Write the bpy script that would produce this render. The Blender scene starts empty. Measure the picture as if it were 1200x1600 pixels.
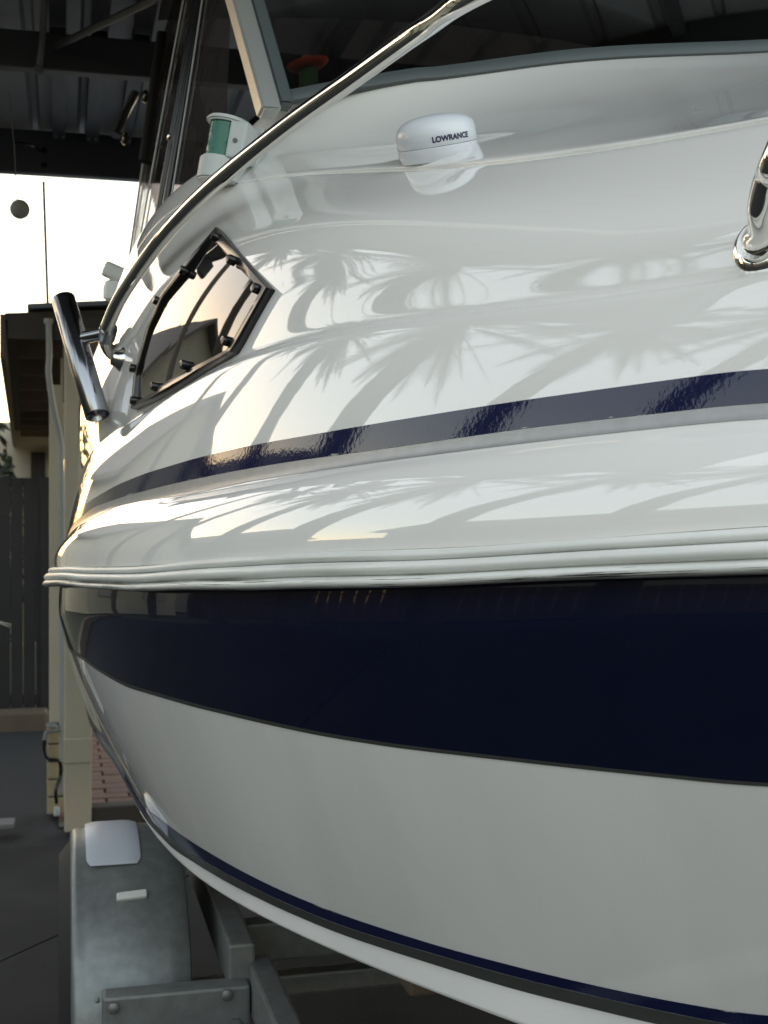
import bpy, bmesh, math, random
import numpy as np
from mathutils import Vector, Matrix
random.seed(4)
R = math.radians
sc = bpy.context.scene
COL = sc.collection
# ------------------------------------------------------------------ camera
CAMZ, FPX, YAW = 1.3, 2000.0, R(14.04)
cd = bpy.data.cameras.new('camera'); cam = bpy.data.objects.new('camera', cd); COL.objects.link(cam)
cd.sensor_fit = 'VERTICAL'; cd.sensor_height = 36; cd.sensor_width = 27; cd.lens = 45
cd.clip_start = .05; cd.clip_end = 600
cam.location = (0, 0, CAMZ); cam.rotation_euler = (R(90), 0, -YAW)
cd.dof.use_dof = True; cd.dof.focus_distance = 1.5; cd.dof.aperture_fstop = 13
sc.camera = cam
# ------------------------------------------------------------------ sky, sun, exposure
SUN_EL, SUN_AZ = R(3.2), R(-30)          # azimuth from +Y towards +X
w = bpy.data.worlds.new('World'); sc.world = w; w.use_nodes = True
nt = w.node_tree; nt.nodes.clear()
sky = nt.nodes.new('ShaderNodeTexSky'); sky.sky_type = 'NISHITA'; sky.sun_disc = False
sky.sun_elevation = SUN_EL; sky.sun_rotation = SUN_AZ
sky.air_density = 1.0; sky.dust_density = 1.0; sky.ozone_density = .8
bg = nt.nodes.new('ShaderNodeBackground'); bg.inputs[1].default_value = .15
wo = nt.nodes.new('ShaderNodeOutputWorld')
veil = nt.nodes.new('ShaderNodeMix'); veil.data_type = 'RGBA'; veil.blend_type = 'ADD'; veil.inputs[0].default_value = 1   # thin even high cloud
veil.inputs[7].default_value = (1.75, 1.78, 1.80, 1); nt.links.new(sky.outputs[0], veil.inputs[6])
nt.links.new(veil.outputs[2], bg.inputs[0]); nt.links.new(bg.outputs[0], wo.inputs[0])
sl = bpy.data.lights.new('sun', 'SUN'); sl.energy = .1; sl.angle = R(15); sl.color = (1, .78, .5)
so = bpy.data.objects.new('sun', sl); COL.objects.link(so)
sdir = Vector((math.sin(SUN_AZ)*math.cos(SUN_EL), math.cos(SUN_AZ)*math.cos(SUN_EL), math.sin(SUN_EL)))
so.rotation_euler = sdir.to_track_quat('Z', 'Y').to_euler(); so.location = sdir*50
vs = sc.view_settings; vs.view_transform = 'Standard'; vs.look = 'None'; vs.gamma = 1; vs.exposure = 1.82
vs.use_curve_mapping = False
try:
    sc.cycles.max_bounces = 10; sc.cycles.use_denoising = True; sc.cycles.transparent_max_bounces = 16
except Exception: pass

# ------------------------------------------------------------------ photo geometry helpers
FW = np.array([math.sin(YAW), math.cos(YAW), 0.]); RT = np.array([math.cos(YAW), -math.sin(YAW), 0.])
def at(px, py, d):
    v = FW*d + RT*((px-600)/FPX*d); return Vector((v[0], v[1], CAMZ+(800-py)/FPX*d))
def atY(px, py, Y):
    v = FW + RT*((px-600)/FPX); d = Y/v[1]; return at(px, py, d)
def proj(X, Y, Z):
    d = X*FW[0]+Y*FW[1]; l = X*RT[0]+Y*RT[1]
    return 600+FPX*l/d, 800-FPX*(Z-CAMZ)/d

# ------------------------------------------------------------------ object helpers
def link(o, parent=None):
    COL.objects.link(o)
    if parent is not None: o.parent = parent
    return o
def meshobj(name, verts, faces, mat, parent=None, smooth=False, at0=None):
    me = bpy.data.meshes.new(name); me.from_pydata([tuple(v) for v in verts], [], faces); me.update()
    if mat: me.materials.append(mat)
    if smooth: me.polygons.foreach_set('use_smooth', [True]*len(me.polygons))
    return link(bpy.data.objects.new(name, me), parent)
def bmobj(name, bm, mat, parent=None, smooth=False):
    me = bpy.data.meshes.new(name); bm.normal_update(); bm.to_mesh(me); bm.free()
    if mat: me.materials.append(mat)
    if smooth: me.polygons.foreach_set('use_smooth', [True]*len(me.polygons))
    return link(bpy.data.objects.new(name, me), parent)
def smooth_angle(o, deg=35):
    me = o.data; me.polygons.foreach_set('use_smooth', [True]*len(me.polygons))
    bm = bmesh.new(); bm.from_mesh(me)
    for e in bm.edges:
        e.smooth = not (len(e.link_faces) == 2 and e.calc_face_angle(0) > R(deg))
    bm.to_mesh(me); bm.free(); return o
def tag(o, label, cat=None, group=None, kind=None):
    if label: o['label'] = label
    if cat: o['category'] = cat
    if group: o['group'] = group
    if kind: o['kind'] = kind
    return o
def empty(name, loc=(0, 0, 0)):
    o = bpy.data.objects.new(name, None); o.empty_display_size = .05; COL.objects.link(o); o.location = loc; return o
def relto(parent, obs):
    for o in obs: o.parent = parent
def bm_box(bm, c, s, rz=0, bev=0, rot=None):
    r = bmesh.ops.create_cube(bm, size=1)
    vsx = r['verts']
    bmesh.ops.scale(bm, verts=vsx, vec=s)
    if bev:
        es = list({e for v in vsx for e in v.link_edges})
        rr = bmesh.ops.bevel(bm, geom=es, offset=bev, segments=2, profile=.6, affect='EDGES')
        vsx = [v for v in bm.verts if v in set(rr['verts']) or v in set(vsx)] if False else list({v for f in rr['faces'] for v in f.verts})
    M = Matrix.Translation(c) @ (rot.to_4x4() if rot is not None else Matrix.Rotation(rz, 4, 'Z'))
    bmesh.ops.transform(bm, matrix=M, verts=vsx)
def box(name, c, s, mat, parent=None, rz=0, bev=0, rot=None):
    bm = bmesh.new(); bm_box(bm, c, s, rz, bev, rot)
    return bmobj(name, bm, mat, parent)
def smooth_path(pts, n=12):
    pts = [Vector(p) for p in pts]; out = []
    P = [pts[0]*2-pts[1]]+pts+[pts[-1]*2-pts[-2]]
    for i in range(1, len(P)-2):
        a, b, c, d = P[i-1], P[i], P[i+1], P[i+2]
        for k in range(n):
            t = k/n
            out.append(.5*((2*b)+(c-a)*t+(2*a-5*b+4*c-d)*t*t+(3*b-3*c+d-a)*t**3))
    out.append(pts[-1]); return out
def tube_geo(path, r, seg=16, caps=True):
    path = [Vector(p) for p in path]; n = len(path)
    rs = r if isinstance(r, (list, tuple)) else [r]*n
    V, F = [], []; ref = None
    for i, p in enumerate(path):
        t = (path[min(i+1, n-1)]-path[max(i-1, 0)]).normalized()
        if ref is None:
            ref = Vector((0, 0, 1)) if abs(t.z) < .9 else Vector((1, 0, 0))
        u = (ref-t*ref.dot(t)).normalized(); ref = u; v = t.cross(u)
        for k in range(seg):
            a = 2*math.pi*k/seg
            V.append(p+(u*math.cos(a)+v*math.sin(a))*rs[i])
    for i in range(n-1):
        for k in range(seg):
            k2 = (k+1) % seg
            F.append((i*seg+k, i*seg+k2, (i+1)*seg+k2, (i+1)*seg+k))
    if caps: F.append(tuple(range(seg))[::-1]); F.append(tuple((n-1)*seg+k for k in range(seg)))
    return V, F
def tube(name, path, r, mat, parent=None, seg=16, caps=True, smooth=True):
    V, F = tube_geo(path, r, seg, caps)
    o = meshobj(name, V, F, mat, parent)
    return smooth_angle(o, 50) if smooth else o
def lathe(name, prof, origin, axis, mat, parent=None, seg=40, ang=40):
    """prof = [(r, h)] along axis"""
    ax = Vector(axis).normalized(); ref = Vector((1, 0, 0)) if abs(ax.x) < .9 else Vector((0, 1, 0))
    u = (ref-ax*ref.dot(ax)).normalized(); v = ax.cross(u); o = Vector(origin)
    V, F = [], []
    for (r, h) in prof:
        for k in range(seg):
            a = 2*math.pi*k/seg; V.append(o+ax*h+(u*math.cos(a)+v*math.sin(a))*r)
    for i in range(len(prof)-1):
        for k in range(seg):
            k2 = (k+1) % seg
            F.append((i*seg+k, i*seg+k2, (i+1)*seg+k2, (i+1)*seg+k))
    F.append(tuple(range(seg))[::-1]); F.append(tuple((len(prof)-1)*seg+k for k in range(seg)))
    return smooth_angle(meshobj(name, V, F, mat, parent), ang)

# ------------------------------------------------------------------ materials
def mat(name, col, rough=.5, metal=0, spec=.5, noise=None, bump=None, coat=0, trans=0, emis=None, ior=1.5):
    """noise = (scale, detail, darker colour, contrast lo, hi[, stretch]) mixes a second colour; bump = (scale, strength, distance)"""
    m = bpy.data.materials.new(name); m.use_nodes = True; t = m.node_tree; b = t.nodes['Principled BSDF']
    b.inputs['Base Color'].default_value = (*col, 1); b.inputs['Roughness'].default_value = rough
    b.inputs['Metallic'].default_value = metal; b.inputs['Specular IOR Level'].default_value = spec
    b.inputs['IOR'].default_value = ior
    b.inputs['Coat Weight'].default_value = coat; b.inputs['Coat Roughness'].default_value = .02
    b.inputs['Transmission Weight'].default_value = trans
    tc = t.nodes.new('ShaderNodeTexCoord')
    if noise:
        nz = t.nodes.new('ShaderNodeTexNoise'); nz.inputs['Scale'].default_value = noise[0]; nz.inputs['Detail'].default_value = noise[1]
        mp = t.nodes.new('ShaderNodeMapping'); t.links.new(tc.outputs['Object'], mp.inputs[0])
        if len(noise) > 5: mp.inputs['Scale'].default_value = noise[5]
        t.links.new(mp.outputs[0], nz.inputs['Vector'])
        rp = t.nodes.new('ShaderNodeValToRGB'); rp.color_ramp.elements[0].position = noise[3]; rp.color_ramp.elements[1].position = noise[4]
        rp.color_ramp.elements[0].color = (*noise[2], 1); rp.color_ramp.elements[1].color = (*col, 1)
        t.links.new(nz.outputs[0], rp.inputs[0]); t.links.new(rp.outputs[0], b.inputs['Base Color'])
    if bump:
        nb = t.nodes.new('ShaderNodeTexNoise'); nb.inputs['Scale'].default_value = bump[0]; nb.inputs['Detail'].default_value = 3
        t.links.new(tc.outputs['Object'], nb.inputs['Vector'])
        bp = t.nodes.new('ShaderNodeBump'); bp.inputs['Strength'].default_value = bump[1]; bp.inputs['Distance'].default_value = bump[2]
        t.links.new(nb.outputs[0], bp.inputs['Height']); t.links.new(bp.outputs[0], b.inputs['Normal'])
    return m
def clear_mat(name, tint, refl=1.0, rough=.02, bump=None, haze=None):
    m = bpy.data.materials.new(name); m.use_nodes = True; t = m.node_tree
    for n in list(t.nodes): t.nodes.remove(n)
    o = t.nodes.new('ShaderNodeOutputMaterial'); mx = t.nodes.new('ShaderNodeMixShader')
    tr = t.nodes.new('ShaderNodeBsdfTransparent'); tr.inputs[0].default_value = (*tint, 1)
    gl = t.nodes.new('ShaderNodeBsdfGlossy'); gl.inputs['Roughness'].default_value = rough; gl.inputs[0].default_value = (refl, refl, refl, 1)
    fr = t.nodes.new('ShaderNodeFresnel'); fr.inputs[0].default_value = 1.5
    base_ = tr
    if haze:                                # scratched, slightly milky sheet
        df = t.nodes.new('ShaderNodeBsdfDiffuse'); df.inputs[0].default_value = (*haze[0], 1); m2 = t.nodes.new('ShaderNodeMixShader'); m2.inputs[0].default_value = haze[1]
        t.links.new(tr.outputs[0], m2.inputs[1]); t.links.new(df.outputs[0], m2.inputs[2]); base_ = m2
    t.links.new(fr.outputs[0], mx.inputs[0]); t.links.new(base_.outputs[0], mx.inputs[1]); t.links.new(gl.outputs[0], mx.inputs[2]); t.links.new(mx.outputs[0], o.inputs[0])
    if bump:
        tc = t.nodes.new('ShaderNodeTexCoord'); nb = t.nodes.new('ShaderNodeTexNoise'); nb.inputs['Scale'].default_value = bump[0]
        t.links.new(tc.outputs['Object'], nb.inputs['Vector'])
        bp = t.nodes.new('ShaderNodeBump'); bp.inputs['Strength'].default_value = bump[1]; bp.inputs['Distance'].default_value = bump[2]
        t.links.new(nb.outputs[0], bp.inputs['Height']); t.links.new(bp.outputs[0], gl.inputs['Normal']); t.links.new(bp.outputs[0], fr.inputs['Normal'])
    return m
M = {}
M['gel'] = mat('white_gelcoat', (.80, .79, .775), .025, spec=.8, ior=1.6, coat=.6, noise=(1.3, 3, (.765, .755, .74), .35, .65), bump=(9, .015, .01))
M['navy'] = mat('navy_gelcoat', (.004, .006, .022), .03, spec=.5, bump=(7, .04, .01))
M['vnavy'] = mat('navy_vinyl', (.006, .010, .048), .05, spec=.55, bump=(170, .05, .002))
M['vgrey'] = mat('silver_vinyl', (.38, .38, .39), .3, metal=.25, noise=(60, 4, (.33, .33, .34), .3, .7), bump=(90, .1, .002))
M['pin'] = mat('charcoal_vinyl', (.05, .052, .05), .25)
M['rail'] = mat('white_rubber', (.72, .73, .71), .38, noise=(5, 5, (.60, .61, .59), .35, .6, (1, 1, 6)), bump=(40, .1, .002))
M['steel'] = mat('polished_stainless', (.72, .71, .67), .055, metal=1, bump=(60, .02, .001))
M['steel2'] = mat('dull_stainless', (.32, .33, .36), .16, metal=1)
M['alu'] = mat('anodised_aluminium', (.52, .53, .52), .35, metal=.7)
M['gasket'] = mat('grey_rubber', (.075, .09, .095), .4)
M['black'] = mat('black_plastic', (.008, .008, .008), .2)
M['fabric'] = mat('black_fabric', (.012, .011, .011), .8, bump=(300, .3, .002))
M['white'] = mat('white_plastic', (.70, .71, .70), .3)
M['grey_pl'] = mat('light_grey_plastic', (.47, .50, .50), .35)
M['puck'] = mat('bluish_white_plastic', (.72, .75, .80), .16)
M['lens'] = mat('green_lens', (.0, .12, .075), .1, bump=(120, .3, .004))
M['ink'] = mat('navy_ink', (.012, .016, .06), .4)
M['glass'] = clear_mat('tinted_windscreen_glass', (.34, .29, .30), .42)
M['acrylic'] = mat('dark_acrylic', (.01, .009, .009), .02, spec=.7, coat=.6)
M['vinyl'] = clear_mat('clear_vinyl', (.50, .43, .42), .55, .03, bump=(7, .25, .02), haze=((.085, .07, .07), .35))
M['galv'] = mat('galvanised_steel', (.22, .237, .237), .40, metal=.5, noise=(45, 5, (.165, .18, .182), .3, .7), bump=(60, .12, .003))
M['galvd'] = mat('weathered_galvanised_steel', (.20, .21, .21), .5, metal=.4, noise=(40, 6, (.15, .16, .16), .3, .7), bump=(80, .2, .003))
M['pad'] = mat('pale_grip_pad', (.50, .53, .60), .35)
M['refl'] = mat('clear_reflector', (.62, .63, .60), .15)
M['tyre'] = mat('tyre_rubber', (.012, .012, .012), .7)
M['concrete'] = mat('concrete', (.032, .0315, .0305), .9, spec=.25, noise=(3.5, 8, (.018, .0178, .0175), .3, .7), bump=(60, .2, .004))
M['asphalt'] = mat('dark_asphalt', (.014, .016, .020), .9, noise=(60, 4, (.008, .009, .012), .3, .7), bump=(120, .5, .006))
M['soil'] = mat('dry_lawn', (.05, .055, .03), .95, noise=(3, 5, (.06, .065, .035), .3, .7))
M['cream'] = mat('cream_paint', (.50, .45, .35), .55, noise=(4, 4, (.44, .40, .31), .3, .7))
M['creamb'] = mat('cream_brick', (.45, .37, .22), .8, noise=(14, 4, (.34, .28, .17), .3, .7))
M['brown'] = mat('brown_timber', (.13, .10, .075), .6, noise=(6, 4, (.09, .07, .05), .3, .7, (1, 1, .2)))
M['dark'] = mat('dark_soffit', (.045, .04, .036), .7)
M['slate'] = mat('slate_blue_roofing', (.13, .16, .20), .45)
M['pipe'] = mat('grey_pvc', (.33, .34, .33), .4)
M['gate'] = mat('charcoal_paint', (.014, .0145, .017), .5, noise=(8, 3, (.010, .0105, .012), .3, .7))
M['roofs'] = mat('zinc_roof_sheet', (.33, .34, .35), .5, metal=.0, noise=(3, 4, (.28, .29, .30), .3, .7))
M['beam'] = mat('dark_grey_steel', (.050, .054, .060), .5)
M['bark'] = mat('palm_bark', (.10, .085, .065), .9, noise=(6, 4, (.06, .05, .04), .3, .7, (1, 1, 5)), bump=(20, .6, .02))
M['frond'] = mat('palm_frond', (.05, .075, .03), .5, noise=(2, 2, (.035, .05, .02), .3, .7))
M['leaf'] = mat('dark_leaf', (.045, .065, .03), .6, noise=(4, 2, (.03, .042, .02), .3, .7))
M['blade'] = mat('pale_strap_leaf', (.35, .38, .30), .5)
M['paver'] = mat('red_brick_paver', (.20, .115, .085), .8, noise=(12, 4, (.14, .085, .07), .3, .7))
M['joint'] = mat('sandy_joint', (.10, .085, .07), .95)
M['cord'] = mat('green_cord', (.03, .05, .04), .6)
M['ball'] = mat('grey_felt', (.30, .30, .27), .9, bump=(80, .4, .004))
M['string'] = mat('string', (.12, .11, .10), .8)
M['sombrero'] = mat('orange_red_felt', (.80, .10, .03), .7)
M['straw'] = mat('straw_felt', (.50, .25, .15), .7)
M['cactus'] = mat('toy_green', (.05, .20, .06), .6)
M['dash'] = mat('dark_dash', (.02, .02, .02), .6)
M['rooftile'] = mat('roof_tile', (.12, .10, .09), .7)
M['wallp'] = mat('pale_render', (.40, .38, .34), .8)
M['pipe2'] = mat('grey_concrete_block', (.16, .16, .165), .8)
M['bolt'] = mat('zinc_bolt', (.20, .20, .195), .5, metal=.6)

def worn(m, colour, su, sv, band, thr, width=.06):
    """streaky scuffs along a strip: stretched noise in the strip's own coordinates, only inside band = (v0, v1)"""
    t = m.node_tree; b = t.nodes['Principled BSDF']; N_ = t.nodes.new
    uvn = N_('ShaderNodeUVMap'); uvn.uv_map = 'strip'; mp = N_('ShaderNodeMapping'); mp.inputs['Scale'].default_value = (su, sv, 1)
    nz = N_('ShaderNodeTexNoise'); nz.inputs['Scale'].default_value = 1; nz.inputs['Detail'].default_value = 6; nz.inputs['Roughness'].default_value = .65
    n2 = N_('ShaderNodeTexNoise'); n2.inputs['Scale'].default_value = .12; n2.inputs['Detail'].default_value = 2
    t.links.new(uvn.outputs[0], mp.inputs[0]); t.links.new(mp.outputs[0], nz.inputs['Vector']); t.links.new(mp.outputs[0], n2.inputs['Vector'])
    ad = N_('ShaderNodeMath'); ad.operation = 'MULTIPLY_ADD'; ad.inputs[1].default_value = .6; t.links.new(n2.outputs[0], ad.inputs[0]); t.links.new(nz.outputs[0], ad.inputs[2])
    r1 = N_('ShaderNodeMapRange'); r1.inputs[1].default_value = thr; r1.inputs[2].default_value = thr+width; t.links.new(ad.outputs[0], r1.inputs[0])
    sp = N_('ShaderNodeSeparateXYZ'); t.links.new(uvn.outputs[0], sp.inputs[0])
    a = N_('ShaderNodeMapRange'); a.inputs[1].default_value = band[0]; a.inputs[2].default_value = band[0]+.02; t.links.new(sp.outputs[1], a.inputs[0])
    c = N_('ShaderNodeMapRange'); c.inputs[1].default_value = band[1]; c.inputs[2].default_value = band[1]-.05; t.links.new(sp.outputs[1], c.inputs[0])
    m1 = N_('ShaderNodeMath'); m1.operation = 'MULTIPLY'; t.links.new(a.outputs[0], m1.inputs[0]); t.links.new(c.outputs[0], m1.inputs[1])
    m2 = N_('ShaderNodeMath'); m2.operation = 'MULTIPLY'; t.links.new(m1.outputs[0], m2.inputs[0]); t.links.new(r1.outputs[0], m2.inputs[1])
    mx = N_('ShaderNodeMix'); mx.data_type = 'RGBA'; mx.inputs[7].default_value = (*colour, 1)
    src = b.inputs['Base Color'].links[0].from_socket if b.inputs['Base Color'].links else None
    if src: t.links.new(src, mx.inputs[6])
    else: mx.inputs[6].default_value = b.inputs['Base Color'].default_value
    t.links.new(m2.outputs[0], mx.inputs[0]); t.links.new(mx.outputs[2], b.inputs['Base Color'])
worn(M['rail'], (.05, .05, .045), 9, 40, (.06, .37), .85, .03)
worn(M['rail'], (.40, .39, .36), 4, 24, (.0, 1.1), .82, .25)
worn(M['vnavy'], (.62, .62, .60), 40, 14, (-.1, .09), .95, .02)
# ------------------------------------------------------------------ boat shape
XC, BM, YB, LB, PW = 1.17, 1.2, .28, 2.4, 2.2
def xr(Y):
    s = min(max((Y-YB)/LB, 0), 1); return XC-BM*(1-(1-s)**PW)
def spline(xs, ys):
    """natural cubic spline, linear outside"""
    xs = np.array(xs, float); ys = np.array(ys, float); n = len(xs); h = np.diff(xs)
    A = np.zeros((n, n)); r = np.zeros(n); A[0, 0] = A[-1, -1] = 1
    for i in range(1, n-1):
        A[i, i-1] = h[i-1]; A[i, i] = 2*(h[i-1]+h[i]); A[i, i+1] = h[i]
        r[i] = 6*((ys[i+1]-ys[i])/h[i]-(ys[i]-ys[i-1])/h[i-1])
    m = np.linalg.solve(A, r)
    def f(x):
        i = int(min(max(np.searchsorted(xs, x)-1, 0), n-2)); x = min(max(x, xs[0]), xs[-1])
        a, b = xs[i+1]-x, x-xs[i]; H = h[i]
        return float(m[i]*a**3/(6*H)+m[i+1]*b**3/(6*H)+(ys[i]/H-m[i]*H/6)*a+(ys[i+1]/H-m[i+1]*H/6)*b)
    return f
def lin(knots):
    xs = [k[0] for k in knots]; ys = [k[1] for k in knots]
    return lambda x: float(np.interp(x, xs, ys))
def smoothlin(knots):
    return spline([k[0] for k in knots], [k[1] for k in knots])
def make_line(ins, trace, extra, ys=(.95, 1.2, 1.45, 1.75, 2.1), plan=None):
    """plan position X = xr(Y)+ins(Y); heights read off the photo trace where it is seen, extra heights elsewhere"""
    I = smoothlin(ins); tr = lin(trace); pts = dict(extra); x0, x1 = trace[0][0], trace[-1][0]
    for Y in ys:
        X = xr(Y)+I(Y); px, _ = proj(X, Y, 1); 
        if x0 <= px <= x1+120:
            py = tr(px) if px <= x1 else trace[-1][1]+(px-x1)*(trace[-1][1]-trace[-2][1])/(trace[-1][0]-trace[-2][0])
            d = X*FW[0]+Y*FW[1]; pts[Y] = CAMZ+(800-py)/FPX*d
    k = sorted(pts); Z = spline(k, [pts[i] for i in k])
    return lambda Y: (xr(Y)+I(Y), Y, Z(Y))
c0 = lambda a: [(.2, a), (1, a), (2, a), (4.5, a)]
T = {
 'rail_top': [(95, 887), (173, 885), (260, 881), (360, 872), (460, 864), (600, 859), (800, 851), (1000, 837), (1200, 822)],
 'rail_bot': [(95, 915), (200, 920), (300, 925), (460, 921), (600, 917), (800, 911), (1000, 903), (1200, 896)],
 'fold': [(153, 813), (210, 795), (293, 783), (393, 764), (460, 754), (600, 733), (800, 714), (1000, 695), (1200, 680)],
 'grey_bot': [(127, 820), (190, 787), (300, 772), (400, 750), (600, 721), (800, 695), (1000, 672), (1200, 652)],
 'navy_bot': [(110, 827), (143, 793), (190, 777), (260, 758), (360, 737), (460, 720), (600, 702), (800, 672), (1000, 649), (1200, 627)],
 'navy_top': [(110, 817), (140, 783), (183, 758), (227, 740), (310, 715), (403, 694), (600, 660), (800, 628), (1000, 600), (1200, 573)],
 'crease': [(190, 677), (225, 645), (300, 596), (350, 570), (400, 549), (433, 539), (583, 502), (700, 487), (800, 473), (1000, 449), (1200, 424)],
 'p2top': [(350, 366), (430, 356), (676, 354), (1000, 345), (1200, 330)],
 'seam': [(540, 285), (612, 270), (750, 257), (975, 227), (1200, 201)],
 'faint': [(540, 250), (594, 232), (750, 214), (975, 184), (1200, 169)],
 'base': [(405, 172), (430, 164), (550, 141), (700, 118), (800, 105), (956, 92), (1200, 82)],
 'knuckle': [(100, 950), (155, 961), (267, 972), (360, 979), (477, 983), (640, 984), (900, 979), (1200, 972)],
 'navy_low': [(117, 1021), (155, 1049), (197, 1073), (299, 1103), (407, 1129), (500, 1149), (620, 1168), (900, 1200), (1200, 1231)],
 'chine_top': [(225, 1262), (295, 1312), (358, 1350), (430, 1387), (520, 1424), (600, 1451), (700, 1482), (850, 1521), (1000, 1555), (1200, 1590)],
 'chine_mid': [(205, 1250), (272, 1316), (358, 1367), (430, 1403), (520, 1441), (600, 1467), (800, 1525), (1000, 1572), (1200, 1612)],
 'chine_grey': [(200, 1252), (272, 1328), (358, 1380), (430, 1416), (520, 1455), (600, 1482), (800, 1545), (1025, 1600), (1200, 1636)],
 'chine_edge': [(150, 1150), (205, 1244), (272, 1343), (340, 1393), (430, 1442), (520, 1486), (600, 1521), (700, 1558), (775, 1590), (900, 1636), (1200, 1730)],
}
L = {}
L['rail_top'] = make_line(c0(.012), T['rail_top'], {2.7: 1.187, 4.4: 1.12, .3: 1.315})
L['rail_bot'] = make_line(c0(.012), T['rail_bot'], {2.7: 1.149, 4.4: 1.085, .3: 1.27})
L['fold'] = make_line([(.2, .045), (1.2, .045), (2.2, .04), (2.7, .03), (4.5, .03)], T['fold'], {2.7: 1.235, 4.4: 1.16, .3: 1.42})
L['grey_bot'] = make_line([(.2, .065), (1.2, .065), (2.2, .055), (2.7, .04), (4.5, .04)], T['grey_bot'], {2.7: 1.247, 4.4: 1.172, .3: 1.44})
L['crease'] = make_line([(.2, .125), (1.3, .125), (1.8, .12), (2.2, .11), (2.7, .085), (4.5, .08)], T['crease'], {2.7: 1.42, 4.4: 1.30, .3: 1.60})
L['p2top'] = make_line([(.2, .165), (1.4, .168), (1.9, .168), (2.2, .155), (2.7, .105), (4.5, .10)], T['p2top'], {2.7: 1.66, 4.4: 1.52, .3: 1.70}, ys=(.95, 1.3, 1.6, 2.05))
L['seam'] = make_line([(.2, .30), (1.6, .30), (1.9, .28), (2.25, .20), (2.7, .125), (4.5, .12)], T['seam'], {2.3: 1.83, 2.7: 1.72, 4.4: 1.57, .3: 1.74}, ys=(1.0, 1.3, 1.6, 1.85))
L['faint'] = make_line([(.2, .43), (1.6, .43), (1.9, .38), (2.25, .24), (2.7, .135), (4.5, .125)], T['faint'], {2.3: 1.89, 2.7: 1.755, 4.4: 1.60, .3: 1.75}, ys=(1.0, 1.3, 1.6, 1.85))
L['knuckle'] = make_line([(.2, .021), (1.2, .021), (2.0, .021), (2.7, .021), (4.5, .021)], T['knuckle'], {2.7: 1.09, 4.4: 1.03, .3: 1.19})
L['chine_grey'] = make_line([(.2, .21), (1.0, .21), (1.4, .20), (1.7, .18), (2.0, .16), (2.5, .155), (3.2, .11), (4.5, .10)], T['chine_grey'], {.3: .85, 2.5: .775, 3.2: .765, 4.4: .75}, ys=(1.2, 1.45, 1.7, 2.0))
L['chine_edge'] = make_line([(.2, .209), (1.0, .209), (1.4, .199), (1.7, .179), (2.0, .159), (2.5, .154), (3.2, .109), (4.5, .099)], T['chine_edge'], {.3: .80, 2.5: .75, 3.2: .745, 4.4: .73}, ys=(1.2, 1.45, 1.7, 2.0))
_bx = spline([-.5, .28, .65, 1.2, 1.45, 1.75, 2.0, 2.25, 2.45, 2.75, 3.2, 4.5], [1.19, 1.19, 1.19, 1.18, 1.02, .76, .53, .335, .245, .17, .142, .135])
_by = spline([-.5, .28, .65, 1.2, 1.45, 1.75, 2.0, 2.25, 2.45, 2.75, 3.2, 4.5], [.0, .30, 1.2, 1.74, 1.79, 1.88, 1.98, 2.15, 2.40, 2.75, 3.2, 4.5])
_zk = {.28: 1.55, .65: 1.76, 2.4: 1.915, 2.6: 1.83, 2.9: 1.765, 4.5: 1.63}
for _u in (1.2, 1.45, 1.75, 2.0, 2.22):
    _d = _bx(_u)*FW[0]+_by(_u)*FW[1]; _px = proj(_bx(_u), _by(_u), 1)[0]; _zk[_u] = CAMZ+(800-lin(T['base'])(_px))/FPX*_d
    print('base', _u, _px, _zk[_u])
_bz = spline(sorted(_zk), [_zk[k_] for k_ in sorted(_zk)])
L['base'] = lambda u: (_bx(u), _by(u), _bz(u))

def bulged(A, B, s, n):
    A, B = np.array(A), np.array(B); t = B-A
    hx = np.array([-t[2], 0, t[0]]); hx[1] = -.45*abs(hx[0]); hx = hx/max(np.linalg.norm(hx), 1e-9)
    return [A+t*(k/n)+hx*(4*s*(k/n)*(1-k/n)) for k in range(n)]
def gsm(P, sig, lo=0, hi=None):
    """smooth along the section with a gaussian, ends kept"""
    P = np.array(P); n = len(P); w = int(sig*3)+1; k = np.exp(-.5*(np.arange(-w, w+1)/sig)**2); k /= k.sum()
    E = np.vstack([2*P[0]-P[w:0:-1], P, 2*P[-1]-P[-2:-w-2:-1]])
    return np.stack([np.convolve(E[:, c], k, 'valid') for c in range(3)], 1)
def catmull(pts, counts):
    pts = [Vector(p) for p in pts]; P = [pts[0]*2-pts[1]]+pts+[pts[-1]*2-pts[-2]]; out = []
    for i in range(1, len(P)-2):
        p0, p1, p2, p3 = P[i-1:i+3]
        # centripetal
        def tj(ti, a, b): return ti+max((b-a).length, 1e-6)**.5
        t0 = 0; t1 = tj(t0, p0, p1); t2 = tj(t1, p1, p2); t3 = tj(t2, p2, p3)
        for k in range(counts[i-1]):
            t = t1+(t2-t1)*k/counts[i-1]
            A1 = p0*((t1-t)/(t1-t0))+p1*((t-t0)/(t1-t0)); A2 = p1*((t2-t)/(t2-t1))+p2*((t-t1)/(t2-t1)); A3 = p2*((t3-t)/(t3-t2))+p3*((t-t2)/(t3-t2))
            B1 = A1*((t2-t)/(t2-t0))+A2*((t-t0)/(t2-t0)); B2 = A2*((t3-t)/(t3-t1))+A3*((t-t1)/(t3-t1))
            out.append(np.array(B1*((t2-t)/(t2-t1))+B2*((t-t1)/(t2-t1))))
    return out
def trunc(P):
    P = np.array(P)
    bad = np.where(P[:, 0] >= XC)[0]
    if len(bad):
        i = bad[0]
        if i > 0:
            f = (XC-P[i-1, 0])/max(P[i, 0]-P[i-1, 0], 1e-9); q = P[i-1]+(P[i]-P[i-1])*f
        else: q = P[0].copy()
        q[0] = XC; P[i:] = q
    return P
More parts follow.
